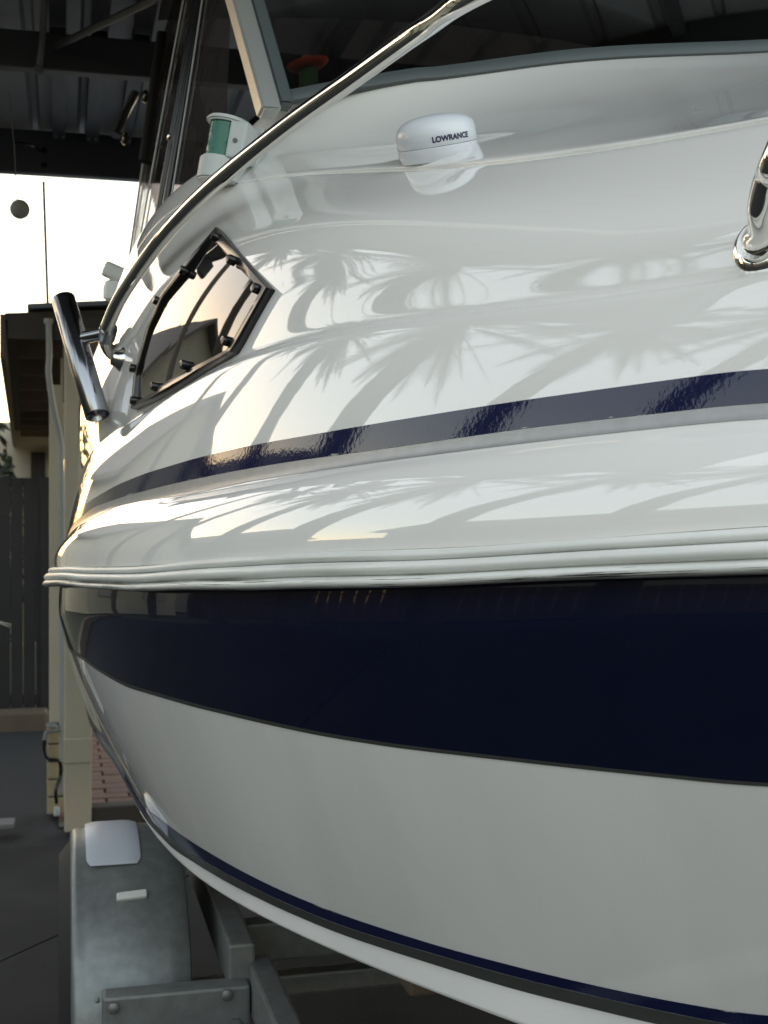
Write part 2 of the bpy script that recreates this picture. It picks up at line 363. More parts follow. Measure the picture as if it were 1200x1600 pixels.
def cabin_section(u):
    rt, fo, gb, cr, p2, se, fa, ba = [np.array(L[k](u)) for k in ('rail_top', 'fold', 'grey_bot', 'crease', 'p2top', 'seam', 'faint', 'base')]
    P = bulged(rt, fo, .0085, 30)+bulged(fo, gb, 0, 6)+bulged(gb, cr+np.array([-.017, 0, -.011])*min(max((2.6-u), .1), 1), .0062, 40)+bulged(cr+np.array([-.017, 0, -.011])*min(max((2.6-u), .1), 1), cr, 0, 8)
    m = np.array(bulged(cr, p2, .0068, 2)[1])
    up = catmull([cr, m, p2, se], [20, 24, 26])
    P += up
    e = min(max((2.15-u)*2.5, .06), 1)          # the moulded shelf under the windscreen fades out aft
    lip = se+np.array([.003, .002, .006])*e; inn = se+np.array([.009, .006, .001])*e
    P += bulged(se, inn, 0, 4)+bulged(inn, lip, 0, 4)+bulged(lip, fa, .002, 18)+catmull([fa, fa*.5+ba*.5-np.array([0, 0, .004]), ba], [16, 18])[0:34]+[ba]
    return trunc(gsm(P, 1.3))
def hull_section(u):
    rb, kn, cg, ce = [np.array(L[k](u)) for k in ('rail_bot', 'knuckle', 'chine_grey', 'chine_edge')]
    rb = rb+np.array([.012, 0, .012])
    P = bulged(rb, kn, -.002, 12)+bulged(kn, cg, -.012, 60)
    P = list(P)+bulged(cg, ce, .0, 8)+[ce]
    P = list(gsm(P, 1.0))
    dist = max(XC-ce[0], 0)
    P += [np.array([ce[0]+.03, ce[1], ce[2]-.008])]+[np.array([ce[0]+.03+(dist-.03)*f, ce[1], ce[2]-.008-dist*.42*f]) for f in (.25, .5, .75, 1.0)]
    return trunc(P)
US = list(np.concatenate([np.linspace(.285, .9, 34)[:-1], np.linspace(.9, 2.6, 150)[:-1], np.linspace(2.6, 4.5, 50)]))
CG = np.array([cabin_section(u) for u in US]); HG = np.array([hull_section(u) for u in US])
def grid_normals(G):
    du = np.gradient(G, axis=0); dv = np.gradient(G, axis=1); n = np.cross(du, dv)
    return n/np.maximum(np.linalg.norm(n, axis=2, keepdims=True), 1e-12)
def outward(G, N):
    s = np.sign((N*(np.array([-.5, -.5, .3]))).sum(2).mean()); return N*s
CN = outward(CG, grid_normals(CG)); HN = grid_normals(HG); HN *= np.sign((HN[:, :60]*np.array([-1, -.4, 0])).sum(2).mean())
def pgrid(G):
    d = G[..., 0]*FW[0]+G[..., 1]*FW[1]; l = G[..., 0]*RT[0]+G[..., 1]*RT[1]
    return 600+FPX*l/d, 800-FPX*(G[..., 2]-CAMZ)/d
CPX, CPY = pgrid(CG); HPX, HPY = pgrid(HG)
def surf(px, py, hull=False):
    """point and normal of the boat's skin where the photo shows (px, py)"""
    X, Y, G, N = (HPX, HPY, HG, HN) if hull else (CPX, CPY, CG, CN)
    d = (X-px)**2+(Y-py)**2
    fac = (N[..., 0]*G[..., 0]+N[..., 1]*G[..., 1]+N[..., 2]*(G[..., 2]-CAMZ)) > 0
    d = np.where(fac, d+400, d); i, j = np.unravel_index(np.argmin(d), d.shape)
    return Vector(G[i, j]), Vector(N[i, j])
def grid_mesh(name, G, material, parent, mirror=True, uv=False):
    n, m = G.shape[:2]; V = G.reshape(-1, 3).tolist(); F = []
    for i in range(n-1):
        for j in range(m-1):
            F.append((i*m+j, i*m+j+1, (i+1)*m+j+1, (i+1)*m+j))
    if mirror:
        k = len(V); V += [(2*XC-v[0], v[1], v[2]) for v in V]; F += [tuple(k+q for q in f[::-1]) for f in F]
    o = meshobj(name, V, F, material, parent, smooth=True)
    if uv:                                  # u = metres along the boat, v = 0..1 across the strip
        lay = o.data.uv_layers.new(name='strip'); al = np.concatenate([[0], np.cumsum(np.linalg.norm(np.diff(G[:, 0], axis=0), axis=1))])
        for lp in o.data.loops:
            q = lp.vertex_index % (n*m); lay.data[lp.index].uv = (al[q//m], (q % m)/(m-1))
    bm = bmesh.new(); bm.from_mesh(o.data); bmesh.ops.remove_doubles(bm, verts=bm.verts, dist=1e-5)
    bmesh.ops.dissolve_degenerate(bm, edges=bm.edges, dist=1e-6)
    bm.to_mesh(o.data); bm.free(); o.data.polygons.foreach_set('use_smooth', [True]*len(o.data.polygons))
    return o
def decal(name, G, N, PX, PY, vlo, vhi, lo, hi, material, parent, off=.0007, rows=6, umax=4.5, u0=.5):
    """a strip laid on the skin between two photo traces"""
    out = []; last = None
    tl = lin(lo) if isinstance(lo, list) else None; th = lin(hi) if isinstance(hi, list) else None
    def find(i, tr, rng):
        f = PY[i, vlo:vhi]-np.array([tr(p) for p in PX[i, vlo:vhi]])
        s = np.where(np.sign(f[:-1]) != np.sign(f[1:]))[0]
        if not len(s): return None
        k = s[0]; return vlo+k+f[k]/(f[k]-f[k+1])
    vals = []
    for i, u in enumerate(US):
        a = float(lo) if tl is None else None; b = float(hi) if th is None else None
        ok = .95 <= u <= 2.35
        if tl is not None and ok: a = find(i, tl, 0)
        if th is not None and ok: b = find(i, th, 0)
        vals.append((a, b))
    A = [(i, v[0]) for i, v in enumerate(vals) if v[0] is not None]; B = [(i, v[1]) for i, v in enumerate(vals) if v[1] is not None]
    ia = np.interp(range(len(US)), [x[0] for x in A], [x[1] for x in A]); ib = np.interp(range(len(US)), [x[0] for x in B], [x[1] for x in B])
    ker = np.ones(9)/9
    def sm(v):
        e = np.concatenate([[v[0]]*4, v, [v[-1]]*4]); return np.convolve(e, ker, 'valid')
    ia, ib = sm(ia), sm(ib)
    for i, u in enumerate(US):
        if u < u0 or u > umax: continue
        row = []
        for k in range(rows+1):
            v = ia[i]+(ib[i]-ia[i])*k/rows; j = int(min(max(math.floor(v), 0), G.shape[1]-2)); f = v-j
            row.append(G[i, j]*(1-f)+G[i, j+1]*f+(N[i, j]*(1-f)+N[i, j+1]*f)*off)
        out.append(row)
    return grid_mesh(name, np.array(out), material, parent, uv=True)

boat = empty('cabin_boat', (XC, 2.5, .3))
tag(boat, 'white and navy trailer cabin boat seen from its starboard bow under the carport', 'boat')
BP = []                                    # parts in world space, parented with inverse offset at the end
def part(o):
    BP.append(o); return o
part(grid_mesh('cabin_side', CG, M['gel'], None))
M['gelh'] = mat('white_hull_gelcoat', (.77, .765, .75), .04, spec=.8, ior=1.6, coat=.5, noise=(5, 6, (.70, .70, .685), .36, .62, (1, 1, .12)), bump=(6, .03, .01))
hull = part(grid_mesh('hull', HG, M['gelh'], None))
part(decal('navy_stripe', CG, CN, CPX, CPY, 34, 86, T['navy_bot'], T['navy_top'], M['vnavy'], None))
part(decal('silver_stripe', CG, CN, CPX, CPY, 30, 84, T['grey_bot'], [(x, y+.8) for x, y in T['navy_bot']], M['vgrey'], None))
part(decal('navy_band', HG, HN, HPX, HPY, 4, 76, 0, T['navy_low'], M['navy'], None, rows=40, u0=.29))
part(decal('charcoal_pinstripe', HG, HN, HPX, HPY, 20, 76, [(x, y-6) for x, y in T['navy_low']], T['navy_low'], M['pin'], None, off=.0011, rows=2, u0=.3))
part(decal('chine_stripe', HG, HN, HPX, HPY, 40, 80, T['chine_top'], T['chine_mid'], M['vnavy'], None, rows=3, u0=.3))
part(decal('grey_chine_pinstripe', HG, HN, HPX, HPY, 40, 80, [(x, y+.5) for x, y in T['chine_mid']], T['chine_grey'], M['pin'], None, rows=3, u0=.3))

# rub rail : three-lobed rubber extrusion
def rail_profile():
    pts = []                                # (out, h) h 0..1 bottom to top
    for k in range(0, 9):                   # lower roll
        a = -math.pi*.5+math.pi*.82*k/8; pts.append((.012+.012*math.cos(a), .16+.16*math.sin(a)))
    for k in range(0, 9):                   # middle belly
        a = -math.pi*.42+math.pi*.80*k/8; pts.append((.010+.011*math.cos(a), .51+.19*math.sin(a)))
    for k in range(0, 9):                   # top roll
        a = -math.pi*.40+math.pi*.92*k/8; pts.append((.003+.010*math.cos(a), .84+.15*math.sin(a)))
    return [(-.012, .02)]+pts+[(-.012, .99)]
PR = rail_profile(); rg = []
for u in US:
    t = np.array(L['rail_top'](u)); b = np.array(L['rail_bot'](u)); dx = xr(u+.01)-xr(u-.01)
    nrm = np.array([-.02, dx, 0.]); nrm = -np.array([.02, -dx, 0]) ; nrm /= np.linalg.norm(nrm)
    wv = .0014*math.sin(u*9.0)*min(max((u-1.2)*2, 0), 1)+.0005*math.sin(u*23+1)
    row = []
    for (o_, h) in PR:
        p = b+(t-b)*h; p = p+nrm*o_; p[2] += wv*(1-h*.5); p[0] = min(p[0], XC); row.append(p)
    rg.append(row)
part(smooth_angle(grid_mesh('rub_rail', np.array(rg), M['rail'], None, uv=True), 40))

# ------------------------------------------------------------------ windscreen
def base_pt(u): return Vector(L['base'](u))
wu = np.linspace(2.25, 1.2, 40)
front = [base_pt(u) for u in wu]
i0 = next(i for i, u in enumerate(wu) if u < 1.97); tg = (front[i0]-front[i0+2]); tg *= 1/tg.x
for i in range(i0): front[i] = Vector((front[i].x, front[i0].y+tg.y*(front[i].x-front[i0].x), front[i].z))
for i in range(i0):
    _d = front[i].x*FW[0]+front[i].y*FW[1]; _px = proj(front[i].x, front[i].y, 1)[0]; front[i].z = CAMZ+(800-lin(T['base'])(_px))/FPX*_d
RISE = Vector((-.085, .20, .47))
def fr_strip(lo, hi, dy, thick, name, material):
    g = []
    for i, p in enumerate(front):
        k = 1-i/len(front); r = Vector((RISE.x*k, RISE.y, RISE.z)); n = Vector((0, -1, .42)).normalized()
        q0 = p+r*lo; q1 = p+r*hi
        g.append([q0+n*-.004, q0+n*thick, (q0+q1)/2+n*(thick*1.35), q1+n*thick, q1+n*-.004])
    return part(smooth_angle(grid_mesh(name, np.array(g), material, None), 40))
ws = fr_strip(-.006, .036, 0, .008, 'windscreen_frame', M['gasket'])
g = []
for i, p in enumerate(front):
    k = 1-i/len(front); r = Vector((RISE.x*k, RISE.y, RISE.z))
    g.append([np.array(p+r*f) for f in (.03, .3, .6, 1.0, 1.6)])
part(grid_mesh('windscreen_glass', np.array(g), M['glass'], None))
c0_ = front[0]
for nm, off, wd, mt in (('pillar', Vector((-.012, -.012, -.02)), (.016, .03), 'alu'), ('pillar_gasket', Vector((.014, -.006, -.005)), (.012, .024), 'gasket')):
    for s in (1, -1):
        a = c0_+off; b = a+RISE*1.6; V = []
        for p in (a, b):
            for dx, dy in ((-1, -1), (1, -1), (1, 1), (-1, 1)):
                q = p+Vector((dx*wd[0], dy*wd[1], 0)); V.append((q.x if s == 1 else 2*XC-q.x, q.y, q.z))
        o = meshobj(nm, V, [(0, 1, 2, 3), (4, 5, 6, 7), (0, 1, 5, 4), (1, 2, 6, 5), (2, 3, 7, 6), (3, 0, 4, 7)], M[mt], None)
        bm = bmesh.new(); bm.from_mesh(o.data); bmesh.ops.recalc_face_normals(bm, faces=bm.faces)
        bmesh.ops.bevel(bm, geom=list(bm.edges), offset=.004, segments=2, affect='EDGES'); bm.to_mesh(o.data); bm.free()
        part(o)
# dash shelf and canopy roof, cockpit lining
dash = part(meshobj('dashboard', [(.40, 2.34, 2.085), (XC*2-.40, 2.34, 2.085), (XC*2-.36, 2.9, 2.085), (.30, 2.9, 2.085), (.40, 2.34, 1.9), (XC*2-.40, 2.34, 1.9), (XC*2-.3, 2.9, 1.5), (.30, 2.9, 1.5)],
     [(0, 1, 2, 3), (3, 2, 6, 7), (0, 4, 5, 1), (4, 7, 6, 5)], M['dash'], None))
top = []
for i in range(9):
    f = i/8; Y = 2.5+1.35*f; top.append([np.array([.27+.9*g_, Y, 2.78+.07*math.sin(g_*math.pi/2)-.02*f]) for g_ in (0, .1, .3, .6, 1.0)])
part(grid_mesh('canopy_roof', np.array(top), M['fabric'], None))
# clear side curtains
def sheet(name, f, nu, nv, material):
    G = np.array([[f(a/(nu-1), b/(nv-1)) for b in range(nv)] for a in range(nu)]); H = G.copy(); H[..., 0] = 2*XC-H[..., 0]
    part(grid_mesh(name, H[::-1].copy(), material, None, mirror=False))
    return part(grid_mesh(name, G, material, None, mirror=False))
def curt(a, b):
    u = 2.36+(3.9-2.36)*a; bp = base_pt(u); tp = Vector((.335-.045*a, 2.50+1.42*a, 2.74))
    p = bp.lerp(tp, b); p.x -= .0012*math.sin(a*11+b*4)*(1-b); return np.array(p)
sheet('side_curtain', curt, 40, 24, M['vinyl'])
def band(name, a0, a1, b0, b1, material, r=.008):
    pts = [Vector(curt(a0+(a1-a0)*t/20, b0+(b1-b0)*t/20))+Vector((-.004, -.002, 0)) for t in range(21)]
    return part(tube(name, pts, r, material, None, 8))
band('zip', .19, .115, 0, 1, M['black'], .009); band('zip', .235, .15, 0, 1, M['black'], .009)
band('curtain_seam', .50, .36, .04, 1, M['grey_pl'], .0022); band('curtain_seam', .165, .10, 0, 1, M['grey_pl'], .0018)
band('curtain_hem', .985, .985, 0, 1, M['grey_pl'], .0035)
band('canopy_binding', .95, .985, .62, 1, M['fabric'], .016)
for t_ in (.28, .62):
    p = Vector(curt(.21-.08*t_, t_))+Vector((-.016, -.008, 0)); part(lathe('press_stud', [(.007, 0), (.007, .003), (.004, .005)], p, (-1, -.3, 0), M['steel'], None, 12))

# stainless grab rail at the canopy edge
p0, p1 = at(180, 212, 3.55), at(212, 146, 3.62)
gr = part(tube('canopy_grab_rail', smooth_path([p0, p0.lerp(p1, .5)+Vector((-.003, 0, 0)), p1], 8), .0135, M['steel'], None, 16))
for p in (p0, p1): part(lathe('rail_foot', [(.018, 0), (.018, .006), (.013, .010)], p+Vector((.03, .02, 0)), (-1, -.3, 0), M['black'], None, 16))

# ------------------------------------------------------------------ cabin window (portlight)
WC = [(346, 366), (427, 456), (371, 552), (352, 563), (300, 592), (250, 621), (217, 638), (222, 590), (240, 520), (262, 468), (300, 418)]
wpts = []
def clean_surf(px, py):
    # average of near points for a steadier sample
    a = [surf(px+dx, py+dy) for dx, dy in ((0, 0), (3, 0), (-3, 0), (0, 3), (0, -3))]
    p = sum((q[0] for q in a), Vector())/5; n = sum((q[1] for q in a), Vector()).normalized(); return p, n
for q in WC: wpts.append(clean_surf(*q))
NW = sum((n for _, n in wpts), Vector()).normalized()
ring = []
for i in range(len(WC)):
    a, b = wpts[i], wpts[(i+1) % len(WC)]
    for k in range(6):
        t = k/6; px = WC[i][0]*(1-t)+WC[(i+1) % len(WC)][0]*t; py = WC[i][1]*(1-t)+WC[(i+1) % len(WC)][1]*t
        q, n = clean_surf(px, py); ring.append((a[0].lerp(b[0], t)*.5+q*.5, n))
ctr = sum((p for p, _ in ring), Vector())/len(ring)
port = bpy.data.objects.new('portlight_window', None); COL.objects.link(port); port.location = ctr; BP.append(port)
prt = []
n_ = len(ring)
e1 = NW.orthogonal().normalized(); e2 = NW.cross(e1)
smp = [p for p, _ in ring]+[clean_surf(px, py)[0] for px, py in ((330, 450), (300, 520), (360, 480), (270, 560), (380, 440), (330, 400))]
A_ = np.array([[(p-ctr).dot(e1), (p-ctr).dot(e2)] for p in smp]); h_ = np.array([(p-ctr).dot(NW) for p in smp])
B_ = np.c_[np.ones(len(A_)), A_, A_[:, 0]**2, A_[:, 0]*A_[:, 1], A_[:, 1]**2]; q_ = np.linalg.lstsq(B_, h_, rcond=None)[0]
V, F = [], []
for s_ in np.linspace(0, 1, 9):
    for (p, n) in ring:
        a = (p-ctr).dot(e1)*s_; b = (p-ctr).dot(e2)*s_
        V.append(ctr+e1*a+e2*b+NW*(float(q_@np.array([1, a, b, a*a, a*b, b*b]))+.007))
for j in range(8):
    for i in range(n_): F.append((j*n_+i, j*n_+(i+1) % n_, (j+1)*n_+(i+1) % n_, (j+1)*n_+i))
o = meshobj('pane', V, F, M['acrylic'], None, smooth=True)
bm = bmesh.new(); bm.from_mesh(o.data); bmesh.ops.remove_doubles(bm, verts=bm.verts, dist=1e-5)
bmesh.ops.recalc_face_normals(bm, faces=bm.faces)
if sum(f.normal.dot(NW) for f in bm.faces) < 0: bmesh.ops.reverse_faces(bm, faces=bm.faces)
bm.to_mesh(o.data); bm.free(); o.data.polygons.foreach_set('use_smooth', [True]*len(o.data.polygons)); prt.append(o)
V, F = [], []
for (p, n) in ring:
    inn = (ctr-p); inn = (inn-n*inn.dot(n)).normalized()
    for (a, h) in ((-.006, -.002), (-.006, .009), (-.003, .0135), (.010, .0135), (.0135, .0105), (.0135, -.002)):
        V.append(p+inn*a+n*h)
for i in range(n_):
    for k in range(5): F.append((i*6+k, i*6+k+1, ((i+1) % n_)*6+k+1, ((i+1) % n_)*6+k))
prt.append(smooth_angle(meshobj('window_frame', V, F, M['black'], None), 50))
for (px, py) in ((342, 378), (293, 428), (252, 475), (216, 578), (219, 628), (250, 604), (296, 572), (362, 538), (409, 458), (370, 411)):
    p, n = surf(px+3, py); prt.append(lathe('screw_cap', [(.0072, 0), (.0072, .010), (.006, .0125), (.003, .013)], p+n*.006, n, M['black'], None, 12))
PORT = (port, prt)

# ------------------------------------------------------------------ puck antenna with print
pb, pn = surf(684, 238)
vd = (pb-Vector((0, 0, CAMZ))).normalized()
right = Vector(RT.tolist())
up = (Vector((0, 0, 1))-vd*vd.z).normalized()
ax = (up*math.cos(R(6.5))-right*math.sin(R(6.5)))
ax = (ax*.8+pn*.2).normalized()
print('PUCK', pn, ax)
dep = pb.x*FW[0]+pb.y*FW[1]
pr = 62.5*dep/FPX
PB = at(685, 240, dep)-ax*.002
pu = []
pu.append(lathe('puck_base', [(pr*.93, -.006), (pr*.97, 0), (pr*1.0, .003), (pr*1.0, .012), (pr*.992, .0125)], PB, ax, M['puck'], None, 56))
hh = 46*dep/FPX
wl = 38*dep/FPX
prof = [(pr*.985, .013), (pr*1.0, .0135), (pr*1.0, wl-.003), (pr*.985, wl)]
for k in range(1, 9):
    a = k/8*math.pi/2; prof.append((pr*.985*math.cos(a)**.8 if k < 8 else .001, wl+(24*dep/FPX)*math.sin(a)))
puck = part(lathe('puck_antenna', prof, PB, ax, M['puck'], None, 64, 60))
tx = bpy.data.curves.new('lettering', 'FONT'); tx.body = 'LOWRANCE'; tx.size = 1; tx.offset = .04; tx.align_x = 'CENTER'; tx.align_y = 'CENTER'
tmp = bpy.data.objects.new('tmp', tx); COL.objects.link(tmp)
dg = bpy.context.evaluated_depsgraph_get(); me = bpy.data.meshes.new_from_object(tmp.evaluated_get(dg)); bpy.data.objects.remove(tmp)
bm = bmesh.new(); bm.from_mesh(me); bmesh.ops.subdivide_edges(bm, edges=[e for e in bm.edges if e.calc_length() > .25], cuts=3); bmesh.ops.triangulate(bm, faces=bm.faces)
xs = [v.co.x for v in bm.verts]; wtx = max(xs)-min(xs)
tocam = (Vector((0, 0, CAMZ))-PB); tocam = (tocam-ax*tocam.dot(ax)).normalized(); side = ax.cross(tocam)   # side = image right
lw = .98
for v in bm.verts:
    a = R(22)+v.co.x/wtx*lw; r_ = pr*1.0+.0006
    v.co = PB+ax*(25*dep/FPX+v.co.y/wtx*lw*pr*1.05)+(tocam*math.cos(a)+side*math.sin(a))*r_
bm.normal_update(); bm.to_mesh(me); bm.free(); me.materials.clear(); me.materials.append(M['ink'])
lt = bpy.data.objects.new('lettering', me); COL.objects.link(lt); pu.append(lt)
PUCK = (puck, pu)

# ------------------------------------------------------------------ starboard sidelight
_q = surf(392, 250)[0]; nl = at(352, 236, min(max(_q.x*FW[0]+_q.y*FW[1]-.045, 1.95), 2.3)); print('NAV', _q)
fx = (Vector((0, 0, CAMZ))-nl); fx.z = 0; fx.normalize(); fx = (Matrix.Rotation(R(-24), 3, 'Z') @ fx); fx = fx.normalized()  # facing
zx = Vector((.17, -.04, 1)).normalized(); fx = (fx-zx*fx.dot(zx)).normalized(); sx = fx.cross(zx).normalized(); sx = -sx
def dprof(wd, dp, back, n=18):
    out = [(wd, -back), (-wd, -back)]
    for k in range(n+1):
        a = math.pi-math.pi*k/n; out.append((wd*math.cos(a), dp*math.sin(a)))
    return out
def dprism(name, z0, z1, wd, dp, back, mt, bev=.002):
    pr_ = dprof(wd, dp, back); V = []
    for z in (z0, z1):
        for (a, b) in pr_: V.append(nl+sx*a+fx*b+zx*z)
    m_ = len(pr_); F = [tuple(range(m_)), tuple(range(m_, 2*m_))]+[(i, (i+1) % m_, m_+(i+1) % m_, m_+i) for i in range(m_)]
    o = meshobj(name, V, F, mt, None); bm = bmesh.new(); bm.from_mesh(o.data); bmesh.ops.recalc_face_normals(bm, faces=bm.faces)
    if bev: bmesh.ops.bevel(bm, geom=[e for e in bm.edges if len(e.link_faces) == 2 and e.calc_face_angle() > R(50)], offset=bev, segments=2, affect='EDGES')
    bm.to_mesh(o.data); bm.free(); return smooth_angle(o, 35)
nav = part(dprism('sidelight', -.056, -.017, .037, .044, .025, M['grey_pl'], .003)); nv = []
nv.append(dprism('light_cap', .040, .049, .037, .044, .025, M['grey_pl'], .003))
nv.append(dprism('lens', -.018, .041, .030, .036, .008, M['lens'], 0))
nv.append(box('light_body', nl+fx*-.008+sx*.019+zx*.011, (1, 1, 1), M['grey_pl'], None))
# cheek plate : box oriented to the light
def orient_box(name, c, ex, s, mt, bev=.002):
    m3 = Matrix((ex[0], ex[1], ex[2])).transposed(); return box(name, c, s, mt, None, rot=m3, bev=bev)
bpy.data.objects.remove(nv.pop())
nv.append(orient_box('light_body', nl+fx*.010+sx*.033+zx*.011, (sx, fx, zx), (.030, .052, .060), M['grey_pl'], .004))
nv.append(orient_box('light_bracket', nl+fx*-.03+sx*.02+zx*-.002, (sx, fx, zx), (.07, .03, .10), M['grey_pl'], .004))
nv.append(lathe('screw', [(.004, 0), (.004, .0015)], nl+fx*.0365+sx*.032+zx*.008, fx, M['gasket'], None, 12))
NAV = (nav, nv)

# ------------------------------------------------------------------ bow rail, rod holder
railp = [at(188, 560, 2.46), at(172, 549, 2.43), at(164, 528, 2.39), at(172, 500, 2.34), at(196, 452, 2.26), at(255, 370, 2.10), at(330, 292, 1.96), at(440, 203, 1.78), at(550, 124, 1.62),
         at(660, 45, 1.46), Vector((.42, 1.22, 1.83)), Vector((.58, .98, 1.85)), Vector((.82, .72, 1.87)), Vector((1.17, .58, 1.88))]
rp = smooth_path(railp, 10); rp = rp+[Vector((2*XC-p.x, p.y, p.z)) for p in rp[-2::-1]]
rail = part(tube('bow_rail', rp, .0125, M['steel'], None, 24))
rl = []
p, n = surf(190, 562)
rl.append(lathe('rail_flange', [(.022, 0), (.022, .004), (.016, .012), (.0135, .02)], p-n*.002, n, M['steel'], None, 24))
# forward stanchion
sb, sn = surf(1194, 387)
sd_ = sb.x*FW[0]+sb.y*FW[1]
sp = smooth_path([sb-sn*.004, sb+sn*.012, at(1193, 360, sd_-.03), at(1192, 325, sd_-.05), at(1204, 275, sd_-.075), at(1236, 200, sd_-.12), Vector((.66, .88, 1.855))], 10)
st = tube('stanchion', sp, [.0115+.002*min(i/14, 1) for i in range(len(sp))], M['steel'], None, 24); rl.append(st)
rl.append(lathe('stanchion_flange', [(.027, 0), (.027, .005), (.024, .008), (.019, .009), (.018, .016)], sb-sn*.003, sn, M['steel'], None, 32))
RAIL = (rail, rl)
# rod holder (open tube) clamped to the rail
t0, t1 = at(99, 467, 2.46), at(152, 649, 2.36)
axr = (t1-t0).normalized(); rr = .0225
V, F = [], []; seg = 28
uu = axr.cross(Vector((0, 1, 0))).normalized(); vv = axr.cross(uu)
for (p, r_) in ((t0, rr-.002), (t0-axr*.001, rr-.001), (t0, rr), (t1, rr), (t1+axr*.001, rr-.001), (t1, rr-.002), (t0, rr-.002)):
    for k in range(seg):
        a = 2*math.pi*k/seg; V.append(p+(uu*math.cos(a)+vv*math.sin(a))*r_)
for i in range(6):
    for k in range(seg): F.append((i*seg+k, i*seg+(k+1) % seg, (i+1)*seg+(k+1) % seg, (i+1)*seg+k))
rod = part(smooth_angle(meshobj('rod_holder', V, F, M['steel2'], None), 50)); rd = []
cpin = t1-axr*.012
rd.append(tube('cross_pin', [cpin-vv*.02, cpin+vv*.02], .002, M['steel'], None, 8))
br0 = t0.lerp(t1, .36); rt0 = at(168, 520, 2.375)
rd.append(tube('clamp', [br0+(rt0-br0)*.30, br0+(rt0-br0)*.62, rt0], [.012, .0115, .012], M['steel2'], None, 16))
dr = (Vector(rp[26])-Vector(rp[22])).normalized()
rd.append(tube('clamp_collar', [rt0-dr*.016, rt0+dr*.016], .0165, M['steel2'], None, 20))
ROD = (rod, rd)
# white ratchet mount further aft
am = at(186, 446, 3.0)
mount = part(lathe('antenna_mount', [(.022, -.04), (.034, -.034), (.036, -.01), (.033, .006), (.02, .012)], am, (.1, -.1, 1), M['white'], None, 24))
mu = [orient_box('ratchet_arm', am+Vector((-.006, 0, .028)), (Vector((.92, 0, -.38)), Vector((0, 1, 0)), Vector((.38, 0, .92))), (.064, .034, .036), M['white'], .008),
      orient_box('mount_foot', am+Vector((.05, .02, -.028)), (Vector((1, 0, 0)), Vector((0, 1, 0)), Vector((0, 0, 1))), (.09, .05, .03), M['white'], .006)]
MOUNT = (mount, mu)

# fix parents : every part's mesh is in world space
bpy.context.view_layer.update()
def reparent(child, par, pw):
    child.parent = par; child.matrix_parent_inverse = Matrix.Translation(pw).inverted()
for o in BP: reparent(o, boat, boat.location)
bpy.context.view_layer.update()
for (h, kids) in (PORT, PUCK, NAV, RAIL, ROD, MOUNT):
    for k in kids:
        k.parent = h; k.matrix_parent_inverse = h.matrix_world.inverted()

# ------------------------------------------------------------------ helper for world-space built things
def group_thing(name, loc, label, cat, parts, group=None):
    t = empty(name, loc); tag(t, label, cat, group); bpy.context.view_layer.update()
    for o in parts: reparent(o, t, Vector(loc))
    return t
def nest(par, kids):
    bpy.context.view_layer.update()
    for k in kids: k.parent = par; k.matrix_parent_inverse = par.matrix_world.inverted()

# cactus toy on the dashboard
cz = 2.087; cp = atY(482, 140, 2.47); cp.z = cz+.001
sc_ = 1.0
body = lathe('cactus_body', [(.016, 0), (.019, .02), (.019, .045), (.019, .075), (.012, .088), (.001, .094)], cp, (0, 0, 1), M['cactus'], None, 14)
arm = tube('cactus_arm', smooth_path([cp+Vector((.012, 0, .028)), cp+Vector((.034, 0, .03)), cp+Vector((.038, 0, .05))], 5), .008, M['cactus'], None, 10)
hx = Vector((-.22, 0, 1)).normalized(); hp = cp+Vector((0, 0, .082))
brim = lathe('sombrero_brim', [(.012, 0), (.030, -.001), (.041, .006), (.043, .010), (.040, .009), (.030, .004), (.012, .004)], hp, hx, M['sombrero'], None, 24)
crown = lathe('sombrero_crown', [(.016, .002), (.0155, .012), (.011, .022), (.004, .027), (.001, .0275)], hp, hx, M['straw'], None, 16)
pot = lathe('toy_pot', [(.018, 0), (.020, .012), (.017, .013)], cp, (0, 0, 1), M['sombrero'], None, 16)
group_thing('toy_cactus', cp, 'small green toy cactus in an orange sombrero behind the windscreen', 'toy', [body, arm, brim, crown, pot])

# ------------------------------------------------------------------ trailer
tp = []
GX0, GX1, WY, WZ, AR = .012, .238, 2.76, .275, .353
prof = []
for k in range(0, 25):
    a = R(-8)+R(196)*k/24; prof.append((WY-AR*math.cos(a), WZ+AR*math.sin(a)))
prof = [(prof[0][0], .14)]+prof
V, F = [], []
xsec = [(GX0, -.022), (GX0+.001, -.010), (GX0+.006, -.003), (GX0+.014, 0), (GX0+.022, -.002), (GX0+.03, 0)]+[(GX0+.03+(GX1-GX0-.045)*k/6, .004*math.sin(math.pi*k/6)) for k in range(1, 7)]+[(GX1-.004, -.006), (GX1, -.03)]
for (y, z) in prof:
    n = Vector((0, y-WY, z-WZ)); n.z = max(n.z, 0) ; n.normalize()
    for (x, h) in xsec: V.append((x, y+n.y*h, z+n.z*h))
m_ = len(xsec)
for i in range(len(prof)-1):
    for j in range(m_-1): F.append((i*m_+j, i*m_+j+1, (i+1)*m_+j+1, (i+1)*m_+j))
guard = smooth_angle(meshobj('mudguard', V, F, M['galv'], None), 40)
sol = guard.modifiers.new('sheet', 'SOLIDIFY'); sol.thickness = .003; sol.offset = -1
tp.append(guard); gk = []
def on_guard(x, a, h):
    return Vector((x, WY-(AR+h)*math.cos(a), WZ+(AR+h)*math.sin(a)))
V, F = [], []; nu, nvv = 46, 9
